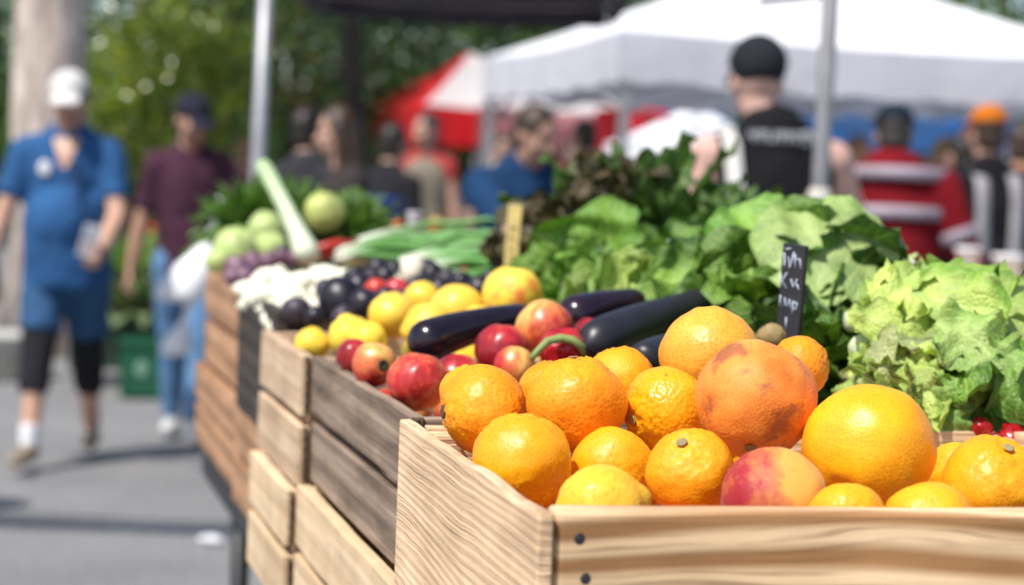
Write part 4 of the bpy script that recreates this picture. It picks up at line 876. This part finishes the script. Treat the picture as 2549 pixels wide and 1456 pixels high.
m2p,j=person('man in a plum polo shirt and dark navy cap looking down at the stall',G(474,9.8),math.radians(10),1.67,1.0,.0,.03,math.radians(28),.35,
    handL=(.22,-.36,1.0),handR=(-.28,.02,.82),footL=(.05,-.26),footR=(-.05,.20),skin=(.52,.29,.20),shirt=(.07,.026,.046),sleeve=.8,shirt_len=.05,pants=(.12,.24,.42),shoes=(.7,.7,.68),hair=(.02,.015,.012),cap=(.022,.022,.038),seed=2)
mw=Matrix.LocRotScale(m2p.location,m2p.rotation_euler,m2p.scale)
def plastic_bag(label,top,h,w,seed,lean=(0,0,0)):
    o3=V((seed,0,0)); vs=[];fs=[];n=22;m=20; mb=MB()
    for j in range(m+1):
        v=j/m; r=w*(.16+.10*v if v<.3 else .19+.81*math.sin(min(1,(v-.3)/.55)*math.pi/2)) if v<.93 else w*math.sqrt(max(0.0,1-((v-.93)/.075)**2))
        for i in range(n):
            a=2*math.pi*i/n; rr=r*(1+.22*noise.noise(V((math.cos(a)*1.5,math.sin(a)*1.5,v*2))+o3)+.14*math.sin(5*a+seed)*(1-v)); vs.append(V((rr*math.cos(a),rr*.65*math.sin(a),-h*v))+V(lean)*v)
    for j in range(m):
        for i in range(n):
            i2=(i+1)%n; fs.append((j*n+i,(j+1)*n+i,(j+1)*n+i2,j*n+i2))
    mb.add(vs,fs,(1,1,1.02)); o=mb.build('plastic_bag',mattr('white_film',.35,0,.5,.3,30),loc=top); tag(o,label,'bag')
    mb=MB()
    for s in(-1,1): tube(mb,[(s*w*.14,0,-.01),(s*w*.16,.0,.05),(0,.01,.085),(-s*.01,.0,.09)],[.012,.010,.009,.009],8,(1,1,1.02))
    mb.build('handle',mattr('white_film'),o); return o
hp_=mw@j['hL']
plastic_bag('full white plastic bag hanging from the hand of the man in plum',P(545,545,9.1),.385,.125,1.0,(-.17,0,0))
plastic_bag('long white plastic bag hanging below the full one beside the jeans',P(470,760,9.32),.24,.065,2.0,(-.07,0,0))

# people behind the stall
person('person with dark hair and a charcoal T-shirt seen from behind the leek',G(752,9.3),math.radians(172),1.62,1.0,0,.10,math.radians(-20),.1,handL=(.1,-.35,1.05),handR=(-.15,-.38,1.05),skin=(.55,.33,.24),shirt=(.045,.045,.055),sleeve=.8,pants=(.03,.03,.04),hair=(.018,.012,.01),seed=3)
person('woman with very long brown hair facing the person in charcoal',G(868,9.1),math.radians(-70),1.62,.9,0,.03,math.radians(-5),.1,skin=(.60,.36,.27),shirt=(.05,.04,.04),sleeve=1.5,pants=(.03,.03,.04),hair=(.06,.036,.025),hairlen='long',seed=4,sex='f')
p5,j5=person('man in a grey brown vest over a red shirt under the red and white tent',G(1062,14.0),math.radians(-15),1.75,.95,0,.02,math.radians(-25),.1,handR=(-.20,-.30,1.0),skin=(.52,.30,.22),shirt=(.42,.05,.05),sleeve=.35,pants=(.12,.11,.09),hair=(.06,.05,.045),seed=5)
mb=MB(); k=j5['k']; X=V((1,0,0)); rcone(mb,j5['pel']-j5['ln']*.05,.175*k,j5['wst'],.165*k,18,X,.8,True); rcone(mb,j5['wst'],.165*k,j5['che'],.182*k,18,X,.74); rcone(mb,j5['che'],.180*k,j5['nb']-j5['ln']*.11,.150*k,18,X,.70,False,True)
vox(mb,'vest',mcloth('vest_cloth',(.23,.20,.155)),p5,.012,3,.004)
person('man in a navy polo bending over his stall table behind the spring onions',G(1262,8.0),math.radians(35),1.64,1.12,.01,.20,math.radians(12),.35,handL=(.20,-.52,1.0),handR=(-.12,-.48,.98),skin=(.45,.26,.19),shirt=(.012,.045,.12),sleeve=.8,pants=(.03,.03,.04),hair=(.05,.028,.018),seed=6)
# vendor
vd,jv=person('tall vendor in a black T-shirt and dark cap seen from behind',G(1915,6.3),math.radians(187),1.79,1.12,0,-.03,math.radians(3),.12,handL=(.27,-.02,.86),handR=(-.30,-.28,1.0),skin=(.62,.38,.31),shirt=(.010,.010,.012),sleeve=0,pants=(.03,.03,.04),hair=(.04,.03,.025),hairlen='none',capdeep=True,headx=.05,cap=(.022,.022,.03),seed=7,elbR=(-.7,.3,-.3))
mb=MB(); c=jv['che']; sh_=[o for o in vd.children if o.name.startswith('shirt')][0]
def on_shirt(x,z):
    ok,q,_n,_i=sh_.ray_cast(V((x,1,z)),V((0,-1,0))); return q.y if ok else .1
for i in range(11):       # an unreadable line of pale letters across the shoulder blades
    x=-.135+i*.0215; h=.046 if i<3 else .034; z=c.z+.170
    def bar(dx,dz,w_,h_): boxm(mb,(x+dx,on_shirt(x+dx,z+dz)+.002,z+dz),(w_,.008,h_))
    bar(0,0,.005,h)
    if i%3!=1: bar(.007,h*.5-.003,.013,.005)
    if i%2==0: bar(.007,0,.012,.005)
    if i%4!=3: bar(.013,h*.22,.005,h*.45)
    if i%5==2: bar(.007,-h*.5+.003,.013,.005)
mb.build('lettering',mplain('pale_print',(.55,.56,.6),.8),vd,smooth=False)
def band(parent,name,mat,pts,w_,nrm):
    mb=MB(); vs=[];fs=[]
    for i,p in enumerate(pts):
        p=V(p); t=(V(pts[min(i+1,len(pts)-1)])-V(pts[max(i-1,0)])).normalized(); n=V(nrm[i] if isinstance(nrm,list) else nrm).normalized(); s=t.cross(n).normalized()*w_
        vs+= [p-s,p+s,p+s+n*.004,p-s+n*.004]
    m=len(pts)
    for i in range(m-1):
        for q in range(4): fs.append((i*4+q,i*4+(q+1)%4,i*4+4+(q+1)%4,i*4+4+q))
    fs+=[(3,2,1,0),(m*4-4,m*4-3,m*4-2,m*4-1)]
    mb.add(vs,fs); return mb.build(name,mat,parent)
s_=jv['sR']*1.0; s2=jv['sL']
# pale cloth strap over the shoulder on the aisle side (local +x shows on the picture's left)
band(vd,'shoulder_strap',mcloth('pale_strap',(.72,.70,.66)),[s2+V((-.055,-.05,.080)),s2+V((-.050,.03,.085)),s2+V((-.050,.090,.02)),s2+V((-.060,.120,-.10)),s2+V((-.080,.130,-.25)),s2+V((-.110,.135,-.42)),s2+V((-.13,.135,-.55))],.026,[(0,-.3,1),(0,.3,1),(.2,1,.5),(.25,1,0),(.2,1,0),(.15,1,0),(.1,1,0)])
# red jacket
rj,jr=person('person in a red work jacket with two grey reflective bands seen from behind',G(2225,8.4),math.radians(175),1.70,1.25,.03,.06,0,.30,handL=(.22,-.35,.95),handR=(-.40,.02,.85),skin=(.50,.30,.22),shirt=(.17,.004,.009),sleeve=1.85,shirt_len=.03,pants=(.20,.18,.165),hair=(.03,.025,.02),cap=(.012,.02,.035),seed=8)  # jacket red darkened to stand in for shade under the tent
for dz,rx in((.155,.232),(-.01,.236)):
    c=jr['che']+jr['ln']*dz; mb=MB(); rcone(mb,c-jr['ln']*.026,rx,c+jr['ln']*.026,rx,24,V((1,0,0)),.70,True,True); mb.build('reflective_band',mplain('grey_reflective',(.34,.29,.34),.6),rj)
for el,sh,nm in((jr['elR'],jr['sR'],'r'),(jr['elL'],jr['sL'],'l')):
    q=sh.lerp(el,.72); t=(el-sh).normalized(); mb=MB(); rcone(mb,q-t*.026,.087,q+t*.026,.085,18,None,1,True,True); mb.build('sleeve_band',mplain('grey_reflective',(.34,.29,.34),.6),rj)
p9,j9=person('person in black with an orange cap and jeans under the white tent',G(2462,9.5),math.radians(195),1.75,1.0,0,.0,0,.1,skin=(.5,.3,.22),shirt=(.014,.013,.016),sleeve=1.7,shirt_len=.03,pants=(.03,.09,.22),hair=(.05,.03,.02),cap=(.50,.14,.012),seed=9)
for sx in(-1,1):
    c=j9['che']; band(p9,'shoulder_strap',mcloth('grey_strap',(.36,.34,.36)),[j9['nb']+V((sx*.085,.0,.02)),j9['nb']+V((sx*.09,.10,-.06)),c+V((sx*.09,.135,.02)),c+V((sx*.088,.14,-.15)),c+V((sx*(.088-.01*(sx<0)),.145,-.30)),c+V((sx*.085,.15,-.44))],.036,[(0,.3,1),(0,1,.4),(0,1,0),(0,1,0),(0,1,0),(0,1,0)])
# farther visitors
far=[('visitor with dark hair in a pale blue shirt beyond the tent pole',1462,13.5,-150,1.74,(.30,.36,.50),(.03,.02,.018)),
('visitor in a red top beyond the man in navy',1405,15.5,20,1.62,(.50,.03,.03),(.05,.03,.02)),
('visitor in black standing behind the woman with long hair',962,11.0,150,1.60,(.02,.02,.025),(.02,.015,.012)),
('visitor in rust brown at the picture edge under the white tent',2543,10.5,170,1.72,(.32,.13,.06),(.05,.03,.02)),
('visitor in black next to the orange cap',2405,10.8,200,1.66,(.03,.022,.022),(.02,.015,.012)),
('visitor with blond hair beyond the red jacket',2335,11.6,30,1.66,(.35,.24,.14),(.30,.19,.09)),
('visitor in orange brown between vendor and red jacket',2125,12.0,10,1.66,(.45,.16,.06),(.2,.1,.05)),
('visitor in a muted red jumper behind the vested man',985,16.5,10,1.62,(.45,.12,.13),(.04,.03,.02)),
('visitor in white under the second red canopy',1235,15.0,30,1.66,(.65,.62,.62),(.06,.04,.03)),
('visitor in a dark coat between the leek and the pole',600,15.5,140,1.55,(.25,.14,.09),(.25,.13,.06))]
for i,(lab,u,d,rz,h,sc,hr) in enumerate(far): person(lab,G(u,d),math.radians(rz),h,1.0,0,.03,0,.15,skin=(.5,.3,.22),shirt=sc,sleeve=1.6 if i%2 else .8,pants=(.03,.04,.07),hair=hr,seed=20+i,voxel=.0145,group='visitors in the distance')

# ------------------------------------------------------------------ canopies
def mfabric(name,c,tr=.25,rough=.7):
    if name in _mc: return _mc[name]
    m,t,b=nt(name); vec=coords(t); n=ntex(t,vec,1.4,4); col=ramp(t,n,[(.3,var(c,.93)),(.7,var(c,1.04))]); t.links.new(col,b.inputs['Base Color']); b.inputs['Roughness'].default_value=rough
    tl=nd(t,'ShaderNodeBsdfTranslucent'); t.links.new(col,tl.inputs['Color']); mx=nd(t,'ShaderNodeMixShader'); mx.inputs[0].default_value=tr; out=[x for x in t.nodes if x.type=='OUTPUT_MATERIAL'][0]
    bump(t,b,ntex(t,vec,5,3),.4,.03)
    t.links.new(b.outputs[0],mx.inputs[1]); t.links.new(tl.outputs[0],mx.inputs[2]); t.links.new(mx.outputs[0],out.inputs['Surface']); _mc[name]=m; return m
def canopy(name,label,loc,rotz,sx,sy,eave,peak,val,mats,legmat,group=None,legs=True,legr=.020,sag=.05,valmat=None,side_mats=None):
    o=empty(name,loc,rotz,label,'tent' if 'tent' in name else 'canopy',group); hx,hy=sx/2,sy/2
    cs=[V((-hx,-hy,eave)),V((hx,-hy,eave)),V((hx,hy,eave)),V((-hx,hy,eave))]; pk=V((0,0,peak)); N=12
    def colr(p,i): return p
    for i in range(4):
        a,b=cs[i],cs[(i+1)%4]; mb=MB(); vs=[];fs=[]
        for j in range(N+1):
            for q in range(N+1):
                x,y=q/N,j/N; e=a.lerp(b,x); e=e-V((0,0,sag*.6*math.sin(math.pi*x))); p=e.lerp(pk,y); p=p-V((0,0,sag*math.sin(math.pi*y)*(.5+.5*math.sin(math.pi*x)))); vs.append(p+V((0,0,.006*noise.noise(p*3))))
        for j in range(N):
            for q in range(N): k=j*(N+1)+q; fs.append((k,k+1,k+N+2,k+N+1))
        mb.add(vs,fs); mb.build('roof_panel',mats[i%len(mats)],o)
        mb=MB(); vs=[];fs=[]; out=((a+b)/2-V((0,0,eave))).normalized()
        for q in range(25):
            x=q/24; e=a.lerp(b,x)-V((0,0,sag*.6*math.sin(math.pi*x))); wv=.012*math.sin(x*31+i)
            for r in range(4): vs.append(e+out*(.004+wv*r/3)-V((0,0,val*r/3*(1+.05*math.sin(x*40)))))
        for q in range(24):
            for r in range(3): k=q*4+r; fs.append((k,k+1,k+5,k+4))
        mb.add(vs,fs); mb.build('valance',(valmat or mats)[i%len(valmat or mats)],o)
        if legs:
            mb=MB(); q=cs[i]-V((math.copysign(.04,cs[i].x),math.copysign(.04,cs[i].y),0)); boxm(mb,(q.x,q.y,eave/2-.01),(legr*2,legr*2,eave-.05)); boxm(mb,(q.x,q.y,.006),(.10,.10,.012)); mb.build('leg',legmat,o,smooth=False)
            mb=MB(); p=cs[(i+1)%4]-V((math.copysign(.04,cs[(i+1)%4].x),math.copysign(.04,cs[(i+1)%4].y),0)); m_=(q+p)/2
            zt,zl=eave-.06,eave-.42
            tube(mb,[V((q.x,q.y,zt)),V((m_.x,m_.y,zl)),V((p.x,p.y,zt))],.010,6); tube(mb,[V((q.x,q.y,zl)),V((m_.x,m_.y,zt)),V((p.x,p.y,zl))],.010,6); mb.build('truss',legmat,o)
    return o
WHITE_F=mfabric('white_canopy_fabric',(.94,.94,.97),.10); CHAR=mfabric('charcoal_canopy_fabric',(.080,.072,.090),.05); REDF=mfabric('red_canopy_fabric',(.80,.025,.035),.3); BLUEF=mfabric('blue_tarp_fabric',(.03,.14,.38),.25)
# white tent: near corner, measured along its two eaves
nc=V((.515,10.4,0)); e1=V((-.768,2.96,0)); e2=V((2.97,.77,0)); ce=nc+(e1+e2)/2
canopy('market_tent','large white market tent behind the vendor',ce,math.atan2(e2.y,e2.x),3.06,3.06,2.15,2.80,.26,[WHITE_F],STEEL,legr=.024,valmat=[mfabric('white_valance_fabric',(.88,.88,.95),.40)])
cl_=P(672,-12,7.6)
canopy('market_canopy','charcoal canopy above the long haired woman',(cl_.x+.70,cl_.y+1.1,0),math.radians(1),1.40,2.2,2.22,2.65,.10,[CHAR],STEEL,legs=False)
def post(label,u_top,v_top,u_bot,v_bot,d,r,mat,name='tent_pole',foot=True,ztop=None):
    p=P(u_bot,v_bot,d); q=P(u_top,v_top,d); o=empty(name,(p.x,p.y,0),0,label,'pole'); zt=ztop or q.z
    mb=MB(); tube(mb,[(0,0,0),(0,0,p.z*.9),((q.x-p.x)*(zt-p.z)/(q.z-p.z),0,zt)],r,14); mb.build('shaft',mat,o)
    mb=MB(); lathe(mb,[(r*2.4,0),(r*2.4,.012),(r*1.3,.02)],16); mb.build('base_plate',mat,o)
    return o
tp=post('light grey steel pole carrying the near corner of the charcoal canopy',664,0,640,440,7.6,.027,STEEL,ztop=2.2)
mb=MB(); boxm(mb,(.03,0,2.17),(.075,.075,.10)); mb.build('corner_joint',mplain('pale_plastic',(.62,.60,.62),.5),tp,smooth=False)
vp_=post('grey steel pole beside the vendor, planted behind the lettuces',2062,0,2040,480,4.9,.021,GREYPOLE,ztop=2.5)
mb=MB(); lathe(mb,[(.0215,1.30),(.030,1.305),(.031,1.345),(.026,1.36),(.0215,1.365)],16); mb.build('clamp',mplain('pale_concrete',(.52,.50,.44),.8),vp_)
mb=MB(); tube(mb,[(-.17,0,1.815),(-.02,0,1.835)],.008,8); mb.build('strut',BLACKM,vp_)
# red and white tents farther back
p=P(1140,300,22); canopy('market_tent','red and white tent with a pointed roof behind the vested man',(p.x+.10,p.y+.8,0),math.radians(24),1.80,1.80,2.12,2.78,.42,[mfabric('white_tent_fabric',(.82,.79,.78),.3),REDF,WHITE_F,REDF],STEEL,valmat=[REDF])
p=P(1395,300,20); canopy('market_tent','long red and white awning seen below the white tent',(p.x,p.y+1,0),math.radians(3),1.75,2.0,2.06,2.60,.36,[mfabric('white_tent_fabric',(.82,.79,.78),.3),REDF],STEEL,valmat=[mfabric('pink_red_fabric',(.92,.42,.42),.5),REDF])
p=P(1580,300,17); canopy('market_tent','bright red boxy stall cover beside the blue tarp',(p.x,p.y+.5,0),0,.62,.8,1.98,2.08,.50,[REDF],STEEL)
p=P(1705,300,18); canopy('market_tent','blue tarp stall seen between vendor and red cover',(p.x,p.y+1,0),math.radians(-4),1.1,1.4,1.95,2.25,.30,[BLUEF],STEEL)
p=P(1745,330,15); canopy('market_tent','small white canopy roof just beside the vendor arm',(p.x,p.y+.6,0),math.radians(30),1.0,1.0,1.66,2.0,.10,[WHITE_F],STEEL)
p=P(2215,310,15); canopy('market_tent','blue tarp awning under the white tent above the red jacket',(p.x,p.y+.8,0),0,1.9,1.5,1.93,2.2,.22,[BLUEF],STEEL)
# ------------------------------------------------------------------ stall tables and odds and ends behind
def stall(label,loc,rz,L,W,h,cloth,matc):
    o=empty('stall_table',loc,rz,label,'table'); board('table_top',(L,W,.03),(0,0,h-.015),TAN,o,0) if False else None
    mb=MB(); boxm(mb,(0,0,h),(L,W,.03)); mb.build('table_top',TAN,o,smooth=False)
    mb=MB(); vs=[];fs=[]; n=40
    for i in range(n+1):
        x=-L/2+L*i/n; 
        for r in range(4): vs.append((x,-W/2-.008-.015*math.sin(i*1.3)*r/3,h+.018-(h*.8)*r/3))
    for i in range(n):
        for r in range(3): k=i*4+r; fs.append((k,k+1,k+5,k+4))
    mb.add(vs,fs); mb.build('table_skirt',matc,o)
    for sx in(-1,1):
        for sy in(-1,1): mb=MB(); tube(mb,[(sx*(L/2-.06),sy*(W/2-.06),h-.02),(sx*(L/2-.06),sy*(W/2-.06),0)],.016,8); mb.build('leg',STEEL,o)
    return o
p=G(1180,10.2); stall('dark skirted stall table in front of the vested man',p,math.radians(6),1.5,.6,.86,None,mcloth('dark_skirt',(.03,.03,.04)))
p=G(2330,9.6); stall('dark skirted stall table under the white tent beyond the red jacket',p,math.radians(14),1.6,.6,.9,None,mcloth('dark_skirt',(.03,.03,.04)))
def tub(name,label,cat,loc,r0,r1,h,mat,sq=None,rz=0):
    mb=MB(); lathe(mb,[(r0,0),(r0+.004,.01),(r1,h-.02),(r1+.012,h-.018),(r1+.012,h),(r1-.008,h),(r0-.004,.02),(.001,.018)],4 if sq else 24,(0,0,0),None,Matrix.Rotation(math.pi/4,3,'Z') if sq else None)
    o=mb.build(name,mat,loc=loc,smooth=not sq); o.rotation_euler=(0,0,rz); 
    if sq: o.scale=sq
    return tag(o,label,cat)
def on(u,v,d): return P(u,v,d)
# blue bucket on the dark table, white bags and buckets near the person in jeans
tub('bucket','bright blue bucket on the stall behind the woman with long hair','bucket',G(948,10.0,.875),.085,.11,.36,mplain('blue_plastic',(.02,.09,.50),.35))
tub('bucket','short violet blue bucket beside the bright blue one','bucket',G(1000,10.1,.875),.09,.12,.20,mplain('violet_plastic',(.12,.14,.42),.4))
for u,d,z,r,h,lab in [(2420,7.0,1.06,.034,.12,'small white pot near the knees of the red jacket'),(2522,7.0,1.03,.046,.13,'bigger white pot at the picture edge above the lettuces'),(1340,9.9,.875,.07,.24,'pale tub on the dark table beside the man in navy')]:
    tub('pot',lab,'pot',G(u,d,z),r*.85,r,h,mplain('white_pot',(.82,.82,.84),.4))
p=G(2470,7.0); stall('low table of white pots at the picture edge behind the lettuces',p,math.radians(14),.62,.4,1.045,None,mcloth('blue_skirt',(.03,.08,.2)))
# red pail / signs far off
tub('bucket','small red pail beyond the man in navy','bucket',G(1410,13.2,1.30),.05,.065,.17,mplain('red_plastic',(.6,.02,.03),.4)); p=G(1410,13.25); stall('far table carrying the red pail',p,0,.8,.5,1.285,None,mcloth('grey_skirt',(.2,.2,.24)))
# green crate with plants between the two men
gc=empty('plastic_bin',G(370,11.6),math.radians(12),'dark green plastic bin on the asphalt under the potted greens','bin'); mg=mplain('green_plastic',(.012,.11,.055),.4,10,.25)
mb=MB(); boxm(mb,(0,0,.16),(.26,.30,.30)); mb.build('body',mg,gc,smooth=False); mb=MB(); boxm(mb,(0,0,.315),(.285,.325,.025)); mb.build('rim',mg,gc,smooth=False)
mb=MB(); ellips(mb,(-.01,-.152,.17),.04,.004,.05); mb.build('emblem',mplain('pale_green_mark',(.2,.38,.28),.5),gc)
p=G(345,12.3); stall('dark plant bench between the two walking men',p,math.radians(8),.75,.5,.42,None,mcloth('dark_green_skirt',(.05,.08,.06)))
for i,(u,d,z,h,ci,co,lab) in enumerate([(315,12.1,.44,.30,(.16,.22,.12),(.07,.13,.07),'grey green potted plant beside the leg of the man in blue'),(372,12.1,.44,.32,(.18,.25,.14),(.08,.16,.08),'grey green potted plant above the green bin'),(345,12.35,.60,.40,(.3,.45,.08),(.14,.28,.04),'yellow green tall potted plant on the bench'),(300,12.4,.44,.36,(.12,.2,.08),(.04,.1,.03),'dark potted plant at the elbow of the man in blue'),(395,12.4,.44,.40,(.14,.24,.09),(.05,.12,.03),'dark potted plant half hidden by the jeans')]):
    h_=head('potted_plant',lab,'plant',G(u,d,z),(0,0,1),44,h,.045,1.1,ci,co,300+i,(.5,1.6),.008,'stalk',DARKLEAF,None,4,7,False)
    mb=MB(); lathe(mb,[(.06,0),(.085,.13),(.09,.13),(.09,.15),(.08,.15),(.055,.01)],16); mb.build('pot',mplain('terracotta',(.2,.09,.05),.8),h_)
mb=MB()
for i in range(9):
    a=i*.7; ellips(mb,(.035*math.cos(a),.035*math.sin(a),.01*math.sin(3*a)),.028,.028,.016)
fl=mb.build('flower_head',mplain('red_orange_petal',(.68,.08,.03),.5)); fl.parent=None; fe=empty('potted_flower',G(368,12.0,.44),0,'red flower rising above the potted greens','flower'); fl.parent=fe; fl.location=(0,0,.53)
mb=MB(); tube(mb,[(0,0,0),(.01,0,.3),(0,0,.53)],.006,6); mb.build('stem',GREENSTEM,fe)
mb=MB(); lathe(mb,[(.20,0),(.24,.24),(.26,.25),(.26,.28),(.24,.28),(.21,.02),(.01,.02)],20); o=mb.build('tub',mplain('pale_grey_plastic',(.50,.50,.47),.5),loc=G(-8,12.2)); tag(o,'pale grey plastic tub on the asphalt at the picture edge','tub')
mb=MB()
for i in range(7): ellips(mb,(rnd.uniform(-.03,.03),rnd.uniform(-.03,.03),.012),.028,.022,.014)
q=CAM+(P(522,1350,1)-CAM)*(-1.36/(P(522,1350,1)-CAM).z); o=mb.build('paper_scrap',mplain('white_paper2',(.75,.74,.76),.8),loc=(q.x,q.y,0)); tag(o,'crumpled white paper scrap on the asphalt near the table leg','litter')

# ------------------------------------------------------------------ unseen post added so its arm throws the band of shadow on the asphalt
lp=empty('shadow_post',(-3.6,5.95,0),0,'unseen grey post added to cast a shadow band, with a banner arm reaching over the aisle','shadow caster')
mb=MB(); tube(mb,[(0,0,0),(0,0,1),(0,0,3.5)],[.07,.055,.045],14); mb.build('pole',GREYPOLE,lp)
mb=MB(); tube(mb,[(0,0,3.2),(2.75,0,3.2)],.03,10); mb.build('arm',GREYPOLE,lp)
mb=MB(); boxm(mb,(1.5,0,2.86),(2.4,.012,.36)); mb.build('blocker',mfabric('blue_blocker',(.06,.1,.3),.05),lp,smooth=False)
mb=MB(); ellips(mb,(0,0,3.6),.16,.16,.14); mb.build('post_top',mplain('white_post_top',(.7,.7,.7),.3),lp)

# ------------------------------------------------------------------ trees
def mbark(name,c1,c2):
    if name in _mc: return _mc[name]
    m,t,b=nt(name); n=ntex(t,coords(t,(9,9,1.1)),1.6,5,.6); n2=ntex(t,coords(t,(5,5,1.4)),1.6,4)
    col=mixc(t,1.0,ramp(t,n,[(.3,c2),(.66,c1)]),ramp(t,n2,[(.35,(.55,.53,.52)),(.65,(1.15,1.15,1.15))]),'MULTIPLY'); t.links.new(col,b.inputs['Base Color']); b.inputs['Roughness'].default_value=.9; bump(t,b,n,1.0,.05); _mc[name]=m; return m
def leafcloud(mb,c,rx,ry,rz,n,size,cols,rs,clump=22,spread=.30):
    vs=[];fs=[];cs=[]
    nc_=max(1,n//clump)
    for _ in range(nc_):
        while 1:
            q=V((rs.uniform(-1,1),rs.uniform(-1,1),rs.uniform(-1,1)))
            if .15<q.length<1: break
        q=q*(q.length**-.45); cc=V(c)+V((q.x*rx,q.y*ry,q.z*rz)); base=rs.choice(cols); br=rs.uniform(.55,1.35)
        for _k in range(clump):
            p=cc+V((rs.gauss(0,1),rs.gauss(0,1),rs.gauss(0,.7)))*spread; d=V((rs.uniform(-1,1),rs.uniform(-1,1),rs.uniform(-1,.5))).normalized(); s=d.cross(V((rs.uniform(-1,1),rs.uniform(-1,1),rs.uniform(-1,1)))).normalized()
            l=size*rs.uniform(.6,1.3); wd=l*.36; nn=d.cross(s); i=len(vs)
            vs+=[p,p+d*l*.5+s*wd+nn*l*.08,p+d*l,p+d*l*.5-s*wd+nn*l*.08]; fs+=[(i,i+1,i+2),(i,i+2,i+3)]
            b=br*rs.uniform(.8,1.2); cs+=[tuple(x*b for x in base)]*4
    mb.add(vs,fs,cs)
LF=mattr('tree_leaves',.24,.35,.8)
def tree(label,u,d,trunk_r,crown,zc,r,n,size,cols,bark,seed,name='tree',limbs=7,zb=None,lean=(0,0)):
    rs=random.Random(seed); o=empty(name,G(u,d),0,label,'tree'); mb=MB(); top=zc+.3*r[2]
    pts=[V((lean[0]*z/top+.04*math.sin(z*1.7+seed),lean[1]*z/top,z)) for z in np.linspace(0,top,12)]
    tube(mb,pts,[trunk_r*(1.35 if i==0 else 1.0)*(1-.65*i/11) for i in range(12)],16)
    for i in range(limbs):
        a=i*2.4+seed; z0=zc-r[2]*rs.uniform(.2,.9); z0=max(z0,.5); b0=V((lean[0]*z0/top,lean[1]*z0/top,z0)); e=V((math.cos(a)*r[0]*.75,math.sin(a)*r[1]*.75,zc+rs.uniform(-.3,.6)*r[2]))
        tube(mb,[b0,b0.lerp(e,.5)+V((0,0,.15)),e],[trunk_r*.38,trunk_r*.22,trunk_r*.06],8)
    mb.build('trunk',bark,o)
    mb=MB(); leafcloud(mb,(crown[0],crown[1],zc),r[0],r[1],r[2],n,size,cols,rs,22,.22*min(r)/1.0 if min(r)<1.2 else .30); mb.build('crown',LF,o); return o
BK1=mbark('pale_plane_bark',(.80,.69,.61),(.34,.26,.21)); BK2=mbark('dark_bark',(.08,.055,.045),(.03,.022,.018)); BK3=mbark('brown_bark',(.19,.13,.09),(.09,.06,.04))
GD=[(.05,.12,.025),(.075,.16,.03),(.03,.07,.018)]; GM=[(.10,.21,.035),(.20,.33,.055),(.04,.10,.02)]; GY=[(.42,.46,.05),(.30,.38,.05),(.12,.2,.03)]; GO=[(.36,.25,.08),(.24,.22,.06),(.15,.19,.05)]
tree('thick pale trunked plane tree behind the man in the white cap',128,14.0,.30,(-.8,-.6),8.6,(1.9,1.8,1.8),5000,.16,GM,BK1,1,limbs=8)
tree('dark green tree right beside the pale trunk',330,21,.12,(0,0),2.6,(1.5,1.3,1.6),3600,.115,GD+GM,BK3,2)
tree('sunlit yellow green shrub tree above the dark navy cap',410,17.5,.05,(0,0),2.0,(.62,.6,.72),3600,.085,GY,BK3,3)
tree('olive brown tree behind the pole of the charcoal canopy',560,19.5,.07,(0,0),2.75,(.85,.9,1.4),3600,.10,GO+GM,BK3,4)
tree('deep green tree behind the steel pole',720,23,.12,(0,0),2.8,(1.4,1.3,1.9),8000,.11,GD,BK2,5)
tree('dark trunked tree behind the woman with long hair',872,17.0,.13,(0,.6),4.0,(1.0,1.2,1.3),4500,.11,GD,BK2,6)
tree('tree with light leaf clusters behind the peak of the red and white tent',1085,25,.14,(0,0),3.0,(1.5,1.4,2.0),8000,.115,GD+GM,BK2,7)
tree('broad dark tree behind the charcoal canopy and the white tent',1400,27,.15,(0,0),3.6,(2.3,1.6,2.4),9000,.12,GD+GM,BK2,8)
tree('shady tree at the picture edge left of the pale trunk',-30,19,.12,(0,0),2.6,(1.2,1.2,1.7),4500,.11,GD+GM,BK2,9)
tree('bright green tree above the far corner of the white tent',2480,24,.14,(0,0),3.9,(2.0,1.6,2.0),8000,.12,GM,BK3,10)
tree('tall tree hidden mostly by the white tent roof',1950,28,.16,(0,0),3.4,(2.4,1.6,2.2),8000,.12,GD+GM,BK3,11)
# hedge closing the view
he=empty('hedge',(0,30,0),0,'long dark green hedge closing off the square behind the stalls','hedge'); mb=MB(); rs=random.Random(5)
for i in range(26): leafcloud(mb,(-11+i*.88,rs.uniform(-.3,.3),1.2+.5*rs.random()),.8,.6,1.45,900,.13,GD+GM[:1],rs,22,.25)
mb.build('leaves',LF,he)
mb=MB(); 
for i in range(18): tube(mb,[(-10.5+i*1.24,0,0),(-10.5+i*1.24+.1,0,.7),(-10.4+i*1.24,0,1.7)],[.05,.04,.02],7)
mb.build('stems',BK2,he)
he2=empty('hedge',(0,34,0),0,'taller shadowed tree belt beyond the long hedge','hedge'); mb=MB()
for i in range(24): leafcloud(mb,(-13+i*1.1,rs.uniform(-.5,.5),(1.0 if i<13 else 1.9)+.9*rs.random()),1.0,.8,1.7,600,.17,GD,rs,22,.34)
mb.build('leaves',LF,he2)

bpy.data.scenes.remove(VS)
